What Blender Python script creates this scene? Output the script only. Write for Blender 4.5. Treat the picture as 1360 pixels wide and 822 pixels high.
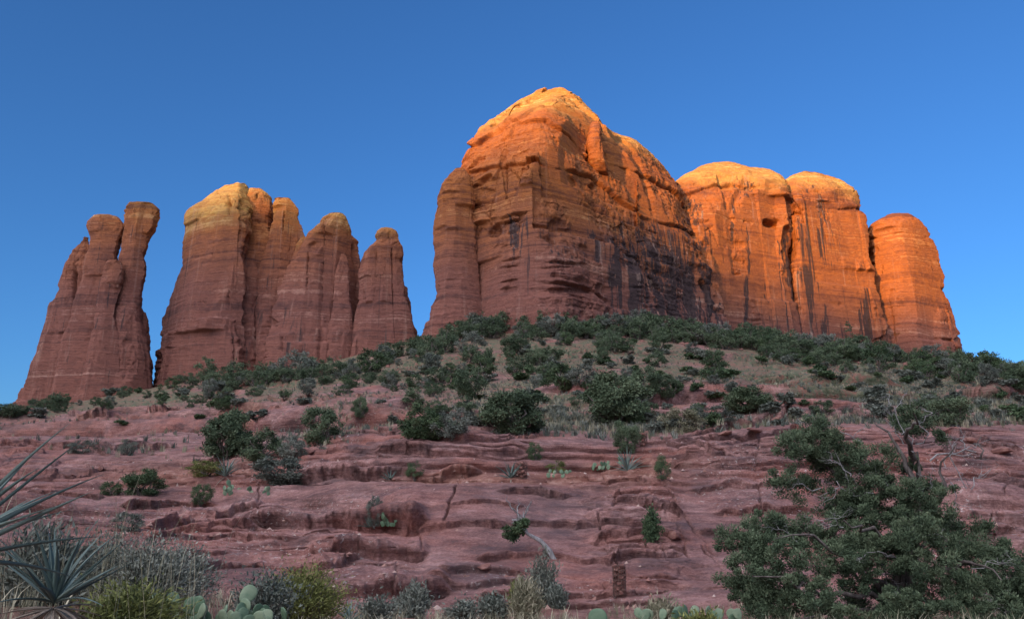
import bpy, math, random
import numpy as np

for _o in list(bpy.data.objects):
    bpy.data.objects.remove(_o)
scene = bpy.context.scene
COL = scene.collection
R = math.radians

# ---------------------------------------------------------------- camera, sky, sun, exposure
FPX, PITCH, CAMZ = 1067.0, R(15.0), 1.6           # focal length in pixels of a 1360 wide picture
cam_d = bpy.data.cameras.new("camera")
cam = bpy.data.objects.new("camera", cam_d)
COL.objects.link(cam)
cam_d.sensor_fit = 'HORIZONTAL'
cam_d.sensor_width = 36.0
cam_d.lens = 36.0 * FPX / 1360.0
cam_d.clip_start, cam_d.clip_end = 0.05, 20000
cam.location = (0, 0, CAMZ)
cam.rotation_euler = (math.pi / 2 + PITCH, 0, 0)
scene.camera = cam

SUN_EL, SUN_AZ = R(11.3), R(216.5)                 # low evening sun behind the camera's left shoulder
world = bpy.data.worlds.new("World")
scene.world = world
world.use_nodes = True
wn = world.node_tree
bg = wn.nodes['Background']
sky = wn.nodes.new('ShaderNodeTexSky')
sky.sky_type = 'NISHITA'
sky.sun_disc = False
sky.sun_elevation, sky.sun_rotation = SUN_EL, SUN_AZ
sky.air_density, sky.dust_density, sky.ozone_density = 1.0, 0.8, 7.2
# extra glow added to the sky behind the viewer, to brighten the shaded ground
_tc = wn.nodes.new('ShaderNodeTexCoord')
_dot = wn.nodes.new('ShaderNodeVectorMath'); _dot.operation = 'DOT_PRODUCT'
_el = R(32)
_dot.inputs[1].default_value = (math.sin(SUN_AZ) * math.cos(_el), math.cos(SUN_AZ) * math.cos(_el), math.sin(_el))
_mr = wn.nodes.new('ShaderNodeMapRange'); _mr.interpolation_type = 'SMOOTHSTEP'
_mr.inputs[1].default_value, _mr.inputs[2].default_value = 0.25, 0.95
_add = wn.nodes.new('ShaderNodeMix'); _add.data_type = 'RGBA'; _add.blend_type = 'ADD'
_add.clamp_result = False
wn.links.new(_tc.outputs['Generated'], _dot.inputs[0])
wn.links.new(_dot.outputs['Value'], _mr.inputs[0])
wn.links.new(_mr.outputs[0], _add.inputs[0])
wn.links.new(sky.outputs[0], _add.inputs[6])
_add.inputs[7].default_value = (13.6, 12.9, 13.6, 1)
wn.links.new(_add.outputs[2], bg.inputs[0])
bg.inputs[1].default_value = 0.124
sun_d = bpy.data.lights.new("sun", 'SUN')
sun = bpy.data.objects.new("sun", sun_d)
COL.objects.link(sun)
sun_d.energy, sun_d.angle, sun_d.color = 5.0, R(0.53), (1.0, 0.50, 0.12)
sun.rotation_euler = (math.pi / 2 - SUN_EL, 0, -SUN_AZ + math.pi)
scene.view_settings.view_transform = 'Standard'
scene.view_settings.look = 'None'
scene.view_settings.gamma = 1.0
scene.view_settings.use_curve_mapping = False
scene.view_settings.exposure = 0.8
scene.render.engine = 'CYCLES'
scene.cycles.max_bounces = 5
scene.cycles.diffuse_bounces = 3
scene.cycles.use_denoising = True

# ---------------------------------------------------------------- numeric helpers
def at(px, py, Y):
    """world point seen at pixel (px, py) of the 1360x822 frame at forward distance Y"""
    px, py, Y = np.asarray(px, float), np.asarray(py, float), np.asarray(Y, float)
    z = Y * np.tan(PITCH + np.arctan((411 - py) / FPX))
    c = Y * math.cos(PITCH) + z * math.sin(PITCH)
    return np.stack(np.broadcast_arrays((px - 680) / FPX * c, Y, z + CAMZ), -1)

def project(P):
    z = P[..., 2] - CAMZ
    c = P[..., 1] * math.cos(PITCH) + z * math.sin(PITCH)
    v = -P[..., 1] * math.sin(PITCH) + z * math.cos(PITCH)
    return 680 + FPX * P[..., 0] / c, 411 - FPX * v / c

_r = np.random.RandomState(7)
PERM = np.concatenate([_r.permutation(256)] * 3).astype(np.int32)
G3 = _r.normal(size=(256, 3)).astype(np.float32)
G3 /= np.linalg.norm(G3, axis=1)[:, None]

def perlin(x, y, z=None):
    x = np.asarray(x, np.float32); y = np.asarray(y, np.float32)
    z = np.zeros_like(x) + np.float32(0.37) if z is None else np.asarray(z, np.float32)
    x, y, z = np.broadcast_arrays(x, y, z)
    xi, yi, zi = np.floor(x), np.floor(y), np.floor(z)
    xf, yf, zf = x - xi, y - yi, z - zi
    xi, yi, zi = xi.astype(np.int32) & 255, yi.astype(np.int32) & 255, zi.astype(np.int32) & 255
    u, v, w = [t * t * t * (t * (t * 6 - 15) + 10) for t in (xf, yf, zf)]
    out = 0
    for a in (0, 1):
        A = PERM[xi + a]
        for b in (0, 1):
            B = PERM[A + yi + b]
            for c in (0, 1):
                g = G3[PERM[B + zi + c]]
                d = g[..., 0] * (xf - a) + g[..., 1] * (yf - b) + g[..., 2] * (zf - c)
                out = out + d * (u if a else 1 - u) * (v if b else 1 - v) * (w if c else 1 - w)
    return out * 1.6

def fbm(x, y, z=None, octv=4, gain=0.5):
    s, a, t = 0, 1.0, 0
    for k in range(octv):
        f = 2.03 ** k
        s = s + a * perlin(x * f + 13.1 * k, y * f - 7.7 * k, None if z is None else z * f + 3.3 * k)
        t += a; a *= gain
    return s / t * 1.5

def sstep(a, b, x):
    t = np.clip((x - a) / (b - a), 0, 1)
    return t * t * (3 - 2 * t)

def gsmooth(a, sig, axis, wrap=False):
    n = int(sig * 3) + 1
    k = np.exp(-0.5 * (np.arange(-n, n + 1) / sig) ** 2); k /= k.sum()
    a = np.moveaxis(a, axis, 0)
    p = np.concatenate([a[-n:], a, a[:n]]) if wrap else np.concatenate([a[:1].repeat(n, 0), a, a[-1:].repeat(n, 0)])
    out = sum(k[i] * p[i:i + len(a)] for i in range(2 * n + 1))
    return np.moveaxis(out, 0, axis)

def mesh_np(name, V, F, smooth=True, attrs=None):
    """mesh from a vertex array and an (n,3) or (n,4) face array"""
    V = np.asarray(V, np.float32).reshape(-1, 3); F = np.asarray(F, np.int32)
    me = bpy.data.meshes.new(name)
    n, k = F.shape
    me.vertices.add(len(V)); me.vertices.foreach_set('co', V.ravel())
    me.loops.add(n * k); me.loops.foreach_set('vertex_index', F.ravel())
    me.polygons.add(n)
    me.polygons.foreach_set('loop_start', np.arange(0, n * k, k, dtype=np.int32))
    me.polygons.foreach_set('loop_total', np.full(n, k, np.int32))
    me.update(calc_edges=True)
    me.polygons.foreach_set('use_smooth', np.full(n, smooth))
    for an, av in (attrs or {}).items():
        at_ = me.attributes.new(an, 'FLOAT', 'POINT')
        at_.data.foreach_set('value', np.asarray(av, np.float32).ravel())
    return me

def grid_faces(nr, nc, wrap=False):
    r = np.arange(nr - 1)[:, None]; c = np.arange(nc if wrap else nc - 1)[None]
    c2 = (c + 1) % nc
    return np.stack(np.broadcast_arrays(r * nc + c, r * nc + c2, (r + 1) * nc + c2, (r + 1) * nc + c), -1).reshape(-1, 4)

def obj(name, me, mat=None, parent=None):
    o = bpy.data.objects.new(name, me)
    COL.objects.link(o)
    if mat is not None and not me.materials: me.materials.append(mat)
    if parent is not None: o.parent = parent
    return o

def tag(o, label=None, cat=None, group=None, kind=None):
    for k, v in (('label', label), ('category', cat), ('group', group), ('kind', kind)):
        if v: o[k] = v
    return o

def empty(name, loc, label=None, cat=None, group=None, rz=0.0, sc=1.0):
    o = bpy.data.objects.new(name, None)
    COL.objects.link(o)
    o.location = [float(v) for v in loc]; o.rotation_euler = (0, 0, rz)
    o.scale = (sc,) * 3 if not hasattr(sc, '__len__') else sc
    o.empty_display_size = 0.2
    return tag(o, label, cat, group)

def copy_thing(src, loc, rz, sc, label, group=None):
    o = src.copy(); COL.objects.link(o)
    o.location = [float(v) for v in loc]; o.rotation_euler = (0, 0, rz)
    o.scale = (sc,) * 3 if not hasattr(sc, '__len__') else sc
    o['label'] = label
    if group: o['group'] = group
    elif 'group' in o: del o['group']
    for ch in src.children:
        c = ch.copy(); COL.objects.link(c); c.parent = o
    return o

# ---------------------------------------------------------------- node helpers
class NT:
    def __init__(s, name):
        s.m = bpy.data.materials.new(name); s.m.use_nodes = True
        s.t = s.m.node_tree; s.b = s.t.nodes['Principled BSDF']; s.out = s.t.nodes['Material Output']
    def n(s, typ, **kw):
        nd = s.t.nodes.new('ShaderNode' + typ)
        for k, v in kw.items():
            if k.startswith('i_'):
                key = k[2:]
                s.link(v, nd.inputs[int(key) if key.isdigit() else key])
            else: setattr(nd, k, v)
        return nd
    def link(s, v, sock):
        if hasattr(v, 'links'): s.t.links.new(v, sock)
        else: sock.default_value = v
    def math(s, op, a, b=0.0, c=None):
        nd = s.n('Math', operation=op); s.link(a, nd.inputs[0]); s.link(b, nd.inputs[1])
        if c is not None: s.link(c, nd.inputs[2])
        return nd.outputs[0]
    def vmul(s, v, k):
        nd = s.n('VectorMath', operation='MULTIPLY'); s.link(v, nd.inputs[0]); s.link(k, nd.inputs[1]); return nd.outputs[0]
    def vadd(s, v, k):
        nd = s.n('VectorMath', operation='ADD'); s.link(v, nd.inputs[0]); s.link(k, nd.inputs[1]); return nd.outputs[0]
    def noise(s, vec, scale, detail=4, rough=0.55, dist=0.0):
        nd = s.n('TexNoise'); s.link(vec, nd.inputs['Vector']); nd.inputs['Scale'].default_value = scale
        nd.inputs['Detail'].default_value = detail; nd.inputs['Roughness'].default_value = rough
        nd.inputs['Distortion'].default_value = dist
        return nd.outputs['Fac']
    def ramp(s, f, stops, interp='LINEAR'):
        nd = s.n('ValToRGB'); s.link(f, nd.inputs[0]); cr = nd.color_ramp; cr.interpolation = interp
        while len(cr.elements) < len(stops): cr.elements.new(0.5)
        for e, (p, c) in zip(cr.elements, stops):
            e.position = p; e.color = (c, c, c, 1) if not hasattr(c, '__len__') else (*c, 1)
        return nd.outputs[0]
    def mix(s, f, a, b, mode='MIX'):
        nd = s.n('Mix', data_type='RGBA', blend_type=mode)
        s.link(f, nd.inputs[0])
        for v, i in ((a, 6), (b, 7)):
            s.link((*v, 1) if isinstance(v, tuple) and len(v) == 3 else v, nd.inputs[i])
        return nd.outputs[2]
    def attr(s, name): return s.n('Attribute', attribute_name=name).outputs['Fac']
    def pos(s): return s.n('NewGeometry').outputs['Position']
    def objco(s): return s.n('TexCoord').outputs['Object']
    def bump(s, h, dist, strength=1.0, prev=None):
        nd = s.n('Bump'); s.link(h, nd.inputs['Height']); nd.inputs['Distance'].default_value = dist
        nd.inputs['Strength'].default_value = strength
        if prev is not None: s.link(prev, nd.inputs['Normal'])
        return nd.outputs[0]
    def done(s, col, rough=0.9, normal=None, spec=0.2):
        s.link((*col, 1) if isinstance(col, tuple) and len(col) == 3 else col, s.b.inputs['Base Color'])
        s.link(rough, s.b.inputs['Roughness']); s.b.inputs['Specular IOR Level'].default_value = spec
        if normal is not None: s.link(normal, s.b.inputs['Normal'])
        return s.m

def sandstone():
    t = NT('sandstone')
    P = t.pos()
    warp = t.noise(t.vmul(P, (0.03, 0.03, 0.05)), 1.0, 3)
    sep = t.n('SeparateXYZ', i_0=P)
    z = t.math('ADD', sep.outputs[2], t.math('MULTIPLY', warp, 5.0))
    z = t.math('ADD', z, t.math('MULTIPLY', sep.outputs[0], 0.02))
    cz = t.n('CombineXYZ', i_0=t.math('MULTIPLY', sep.outputs[0], 0.012), i_1=t.math('MULTIPLY', sep.outputs[1], 0.012), i_2=z).outputs[0]
    b1 = t.noise(cz, 0.16, 2, 0.5)
    b2 = t.noise(cz, 0.8, 5, 0.75)
    f = t.math('ADD', t.math('MULTIPLY', b1, 0.60), t.math('MULTIPLY', b2, 0.55))
    f = t.math('SUBTRACT', f, 0.075)
    msk = t.ramp(t.noise(t.vmul(P, (0.02, 0.02, 0.035)), 1.0, 3), [(.36, 0.35), (.6, 1.0)])
    f = t.math('ADD', t.math('MULTIPLY', t.math('SUBTRACT', f, 0.5), msk), 0.5)
    f = t.math('ADD', f, t.math('MULTIPLY', t.math('SUBTRACT', t.noise(P, 0.35, 7, 0.75), 0.5), 0.34))
    red = t.ramp(f, [(0.32, (.12, .048, .030)), (0.42, (.21, .072, .028)), (0.50, (.37, .128, .036)),
                     (0.55, (.26, .086, .028)), (0.61, (.44, .18, .060)), (0.70, (.54, .29, .12))])
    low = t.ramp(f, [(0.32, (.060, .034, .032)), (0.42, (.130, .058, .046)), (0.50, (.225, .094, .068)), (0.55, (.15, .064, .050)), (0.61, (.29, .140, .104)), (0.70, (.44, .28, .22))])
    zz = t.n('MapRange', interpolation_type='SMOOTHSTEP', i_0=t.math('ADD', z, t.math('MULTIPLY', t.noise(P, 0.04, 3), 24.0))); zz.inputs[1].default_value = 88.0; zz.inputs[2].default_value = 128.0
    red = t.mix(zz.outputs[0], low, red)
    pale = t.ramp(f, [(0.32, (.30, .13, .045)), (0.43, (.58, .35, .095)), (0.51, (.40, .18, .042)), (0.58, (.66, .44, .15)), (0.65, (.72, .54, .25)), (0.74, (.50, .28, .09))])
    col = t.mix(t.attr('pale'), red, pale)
    blot = t.noise(P, 0.22, 6, 0.7)
    col = t.mix(t.ramp(blot, [(.38, 0.0), (.72, 0.42)]), col, (.13, .055, .045), 'MIX')
    # desert varnish running down the walls
    st1 = t.noise(t.vmul(P, (0.36, 0.36, 0.026)), 1.0, 5, 0.7, 0.4)
    st2 = t.noise(t.vmul(P, (0.85, 0.85, 0.022)), 1.0, 4, 0.65)
    st = t.math('ADD', t.math('MULTIPLY', st1, 0.48), t.math('MULTIPLY', st2, 0.52))
    va = t.attr('varnish')
    thr = t.math('SUBTRACT', 0.66, t.math('MULTIPLY', va, 0.20))
    sm = t.n('MapRange', interpolation_type='SMOOTHSTEP', i_0=st, i_1=thr, i_2=t.math('ADD', thr, 0.07)).outputs[0]
    sm = t.math('MULTIPLY', sm, t.math('MINIMUM', t.math('MULTIPLY', va, 1.5), 0.9))
    col = t.mix(sm, col, (.045, .034, .034))
    ws = t.noise(t.vmul(t.vadd(P, (31., 7., 0.)), (0.55, 0.55, 0.012)), 1.0, 4, 0.65)
    col = t.mix(t.math('MULTIPLY', t.ramp(ws, [(.58, 0.0), (.72, 0.5)]), va), col, (.50, .33, .25))
    bz = t.noise(t.vmul(cz, (4., 4., 1.)), 1.1, 4, 0.7)
    n1 = t.bump(bz, 1.2, 0.6)
    n2 = t.bump(t.noise(P, 0.9, 8, 0.75), 1.1, 0.6, n1)
    return t.done(col, 0.92, n2, 0.1)

def slickrock():
    t = NT('slickrock')
    P = t.pos()
    a = t.noise(P, 0.35, 6, 0.6)
    b = t.noise(t.vmul(P, (1., 1., 3.)), 1.3, 7, 0.72)
    g = t.noise(P, 14.0, 5, 0.75)
    f = t.math('ADD', t.math('ADD', t.math('MULTIPLY', a, 0.30), t.math('MULTIPLY', b, 0.38)), t.math('MULTIPLY', g, 0.32))
    rock = t.ramp(f, [(.36, (.060, .032, .029)), (.44, (.150, .076, .064)), (.51, (.275, .145, .125)), (.57, (.38, .22, .19)), (.66, (.44, .29, .27))])
    tint = t.noise(P, 0.16, 5, 0.6)
    rock = t.mix(t.ramp(tint, [(.45, 0.0), (.60, 0.6)]), rock, t.ramp(g, [(.35, (.20, .068, .050)), (.65, (.33, .13, .092))]))
    dk = t.noise(t.vmul(P, (1., 1., 2.)), 0.55, 9, 0.75)
    rock = t.mix(t.ramp(dk, [(.46, 0.0), (.62, 0.78)]), rock, (.095, .064, .064))
    v = t.noise(P, 7.5, 4, 0.75)
    lm = t.math('MULTIPLY', t.ramp(v, [(.585, 0.0), (.66, 0.7)]), t.attr('lichen'))
    rock = t.mix(lm, rock, (.50, .45, .41))
    soil = t.ramp(t.noise(P, 2.2, 8, 0.75), [(.3, (.15, .066, .05)), (.5, (.23, .105, .078)), (.7, (.42, .26, .20))])
    col = t.mix(t.attr('soil'), rock, soil)
    veg = t.ramp(t.noise(P, 0.7, 8, 0.78), [(.34, (.050, .062, .036)), (.44, (.085, .096, .055)), (.50, (.13, .128, .08)), (.545, (.17, .088, .062)), (.66, (.28, .145, .105))])
    col = t.mix(t.attr('veg'), col, veg)
    bed = t.noise(t.vadd(t.vmul(P, (.5, .5, 7.0)), (0., 0., 3.)), 1.0, 4, 0.6, 0.3)
    col = t.mix(t.math('MULTIPLY', t.ramp(bed, [(.36, 0.55), (.43, 0.0)]), t.ramp(tint, [(.40, 1.0), (.60, 0.25)])), col, (.085, .048, .044))
    n0 = t.bump(bed, 0.22, 0.7)
    n1 = t.bump(t.noise(t.vmul(P, (1., 1., 3.)), 1.8, 9, 0.7), 0.16, 0.9, n0)
    n2 = t.bump(t.noise(t.vmul(P, (1., 1., 2.)), 8.0, 7, 0.75), 0.035, 0.9, n1)
    return t.done(col, 0.9, n2, 0.12)

M_SAND, M_SLICK = sandstone(), slickrock()

# ---------------------------------------------------------------- ground: one sheet from the viewer to the horizon
YK = [1.2, 2, 4, 6, 8, 11, 14, 16, 18, 20, 22, 24, 26, 28, 30, 31.5, 33, 35, 38, 42, 50, 65, 85, 120, 170, 215, 250, 300, 400]
CK = [-500, 0, 150, 300, 450, 600, 750, 850, 950, 1050, 1200, 1360, 1860]
_near = [1500, 1250, 905, 845, 838]
T0 = [1300, 1000, 800, 795, 790, 775, 752, 738, 725, 712, 700, 690, 680, 672, 664, 658, 652, 645, 636, 625, 605, 590, 578, 566, 558, 553, 549, 546, 560]
TAB = [T0, T0,
 [1350, 1050, 815, 800, 795, 780, 757, 742, 728, 714, 702, 690, 680, 670, 663, 658, 654, 648, 638, 625, 605, 590, 575, 560, 548, 538, 528, 520, 535],
 [1400, 1150, 850, 814, 808, 801, 790, 778, 760, 740, 722, 704, 690, 683, 678, 668, 655, 642, 630, 618, 600, 582, 566, 548, 530, 515, 502, 495, 505],
 [1450, 1200, 890, 838, 832, 824, 812, 790, 760, 742, 712, 698, 694, 670, 645, 640, 636, 622, 602, 590, 578, 562, 545, 525, 505, 492, 482, 478, 488],
 _near + [830, 822, 800, 770, 735, 700, 670, 645, 640, 638, 625, 598, 583, 580, 578, 572, 555, 538, 512, 486, 461, 442, 434, 438],
 _near + [830, 818, 795, 768, 742, 715, 690, 668, 650, 641, 638, 625, 598, 585, 580, 568, 548, 530, 507, 480, 456, 436, 428, 432],
 _near + [830, 815, 792, 765, 738, 712, 690, 670, 652, 640, 632, 620, 603, 590, 580, 566, 546, 528, 504, 480, 459, 440, 432, 436],
 _near + [829, 812, 788, 762, 735, 708, 685, 664, 645, 628, 615, 602, 590, 580, 572, 560, 543, 527, 506, 485, 466, 450, 444, 450],
 _near + [828, 808, 785, 760, 735, 708, 684, 662, 642, 625, 610, 596, 582, 572, 565, 554, 540, 527, 510, 492, 475, 462, 456, 462],
 _near + [827, 806, 782, 758, 732, 706, 682, 660, 640, 622, 606, 592, 580, 570, 562, 550, 536, 524, 510, 498, 489, 482, 478, 484],
 _near + [827, 806, 782, 758, 732, 706, 682, 660, 640, 622, 608, 594, 582, 573, 565, 552, 538, 528, 520, 514, 509, 506, 505, 512]]
TAB.append(TAB[-1])
TAB = np.array(TAB, float)

def seg(*k):
    return np.concatenate([np.linspace(a, b, n, endpoint=False) for a, b, n in k] )
gpx = np.concatenate([seg((-3200, -500, 20), (-500, -60, 50), (-60, 1420, 1060), (1420, 1860, 50), (1860, 4600, 21)), [4600]])
gY = np.concatenate([seg((1.2, 14, 90), (14, 37, 620), (37, 60, 200), (60, 130, 150), (130, 420, 140)), [420]])
yk = np.log(YK)
tab_y = np.stack([np.interp(np.log(gY), yk, row) for row in TAB], 1)           # rows x CK
tab_y = gsmooth(tab_y, 7, 0)
cx = np.linspace(-600, 1960, 513)
tab_yx = np.stack([np.interp(cx, CK, r) for r in tab_y])
tab_yx = gsmooth(tab_yx, 8, 1)
BASE_ROW = np.stack([np.interp(gpx, cx, r) for r in tab_yx])                 # target row of the ground, rows x columns

# ledges: beds of uneven thickness, steep at the foot and rounded at the brow
rs = np.random.RandomState(11)
def beds(lo, hi, tmin, tmax):
    L = [lo]
    while L[-1] < hi: L.append(L[-1] + tmin + (tmax - tmin) * rs.rand() ** 1.7)
    return np.array(L, np.float32)
BED_C = beds(-8, 160, 0.9, 3.6)
BED_A, BED_B = beds(-8, 140, 0.35, 1.5), beds(-8, 140, 0.10, 0.42)
def terrace(z, L, k):
    i = np.clip(np.searchsorted(L, z) - 1, 0, len(L) - 2)
    tau = L[i + 1] - L[i]; u = np.clip((z - L[i]) / tau, 0, 1)
    w = np.clip(0.62 / k, 0.07, 0.6)
    return L[i] + tau * (0.72 * (1 - (1 - np.clip(u / w, 0, 1)) ** 2.4) + 0.28 * u), np.clip(u / w * .35, 0, 1), tau
def blocks(x, y, seed):
    """jointed slabs: a random value per cell and the distance to the joint"""
    xi, yi = np.floor(x), np.floor(y); d1 = np.full(x.shape, 9., np.float32); d2 = d1.copy(); v = np.zeros_like(d1)
    for a in (-1, 0, 1):
        for b in (-1, 0, 1):
            h = PERM[(PERM[(xi + a).astype(np.int32) & 255] + (yi + b).astype(np.int32) + seed) & 255]
            px_, py_ = (h / 255.0), PERM[h + 77] / 255.0
            d = np.hypot(xi + a + px_ - x, yi + b + py_ - y).astype(np.float32)
            n = d < d1
            d2 = np.where(n, d1, np.minimum(d2, d)); v = np.where(n, PERM[h + 31] / 255.0, v); d1 = np.where(n, d, d1)
    return v.astype(np.float32) - 0.5, d2 - d1
lip = lambda u: sstep(0.0, 0.12, u) * (1 - u)

# ledges of this hillside: (foot line as pixels of the ground, height in pixels)
LEDGES = [
 ([(440,581),(500,582),(549,584),(604,596),(674,588),(712,582)], 10), ([(505,606),(560,607),(604,608),(690,606)], 14),
 ([(395,641),(470,638),(533,637),(576,641),(632,635)], 16), ([(395,610),(450,604),(510,612)], 7),
 ([(340,698),(400,698),(500,696),(560,695)], 30), ([(540,696),(635,695),(713,696),(782,696)], 9),
 ([(415,743),(470,741),(515,740),(560,737)], 26), ([(418,757),(455,754),(476,744)], 12), ([(425,787),(451,786),(525,784),(592,780)], 22),
 ([(668,656),(700,657),(752,660)], 9), ([(640,742),(690,735),(725,737),(753,741),(812,748)], 9),
 ([(806,650),(850,647),(880,652)], 8), ([(812,663),(850,661),(890,664)], 12), ([(821,672),(860,678),(900,684)], 12), ([(792,692),(841,696),(866,700)], 9),
 ([(790,719),(857,713),(906,719)], 10), ([(798,729),(857,727),(902,730)], 8), ([(812,746),(857,741),(898,737)], 14), ([(826,766),(860,770),(908,766)], 8),
 ([(640,790),(720,787),(800,789),(880,783)], 9), ([(660,803),(760,800),(880,801)], 8),
 ([(900,594),(960,588),(1025,580),(1060,572)], 11), ([(922,580),(974,565),(1052,556)], 12), ([(930,571),(990,562),(1040,560)], 7),
 ([(850,594),(923,599),(952,607)], 8), ([(945,626),(1040,630)], 8), ([(922,653),(1036,653)], 9), ([(900,612),(960,616),(1010,612)], 6),
 ([(955,681),(1040,676),(1100,684)], 9), ([(930,705),(1000,709),(1070,703)], 7),
 ([(1262,578),(1306,590),(1350,599)], 14), ([(1322,649),(1365,657)], 12), ([(1262,711),(1370,704)], 9), ([(1276,684),(1322,692),(1370,701)], 14),
 ([(1240,604),(1300,612),(1365,618)], 8), ([(1290,560),(1370,566)], 7), ([(1120,553),(1180,560),(1240,556)], 9),
 ([(50,558),(114,565),(157,563),(236,562)], 10), ([(-40,575),(40,572),(110,578)], 7), ([(132,608),(175,610),(220,608)], 8), ([(-30,611),(55,608),(140,613)], 7),
 ([(40,661),(133,661)], 8), ([(168,672),(247,671),(280,674)], 11), ([(208,703),(239,692),(270,690),(343,684)], 19), ([(200,706),(274,703),(343,699)], 10),
 ([(60,640),(130,632),(200,634)], 7), ([(230,590),(300,596),(360,592)], 6), ([(268,573),(353,578)], 6), ([(350,536),(410,533),(520,528)], 6), ([(315,563),(398,562)], 6),
 ([(380,548),(470,545),(560,550)], 5), ([(150,735),(220,742),(300,738)], 10), ([(250,760),(330,757),(410,764)], 10), ([(200,720),(300,718),(390,724)], 7),
 ([(590,760),(640,757),(690,762)], 10), ([(575,775),(640,778),(690,772)], 9), ([(600,672),(650,668),(690,673)], 5), ([(910,549),(985,546),(1060,549)], 6)]
CRACKS = [[(798,637),(821,672),(796,692),(808,733),(833,766)], [(876,645),(904,680),(935,720),(952,738)], [(345,643),(344,698)], [(557,700),(560,740)],
 [(525,745),(528,785)], [(866,668),(900,700),(915,740)], [(610,640),(590,695)], [(700,760),(790,770),(835,800)], [(930,720),(960,760),(985,800)],
 [(1010,580),(1000,640),(1020,700)], [(250,690),(246,702)], [(880,725),(884,745)], [(860,716),(856,728)], [(1340,650),(1320,700)]]

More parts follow.
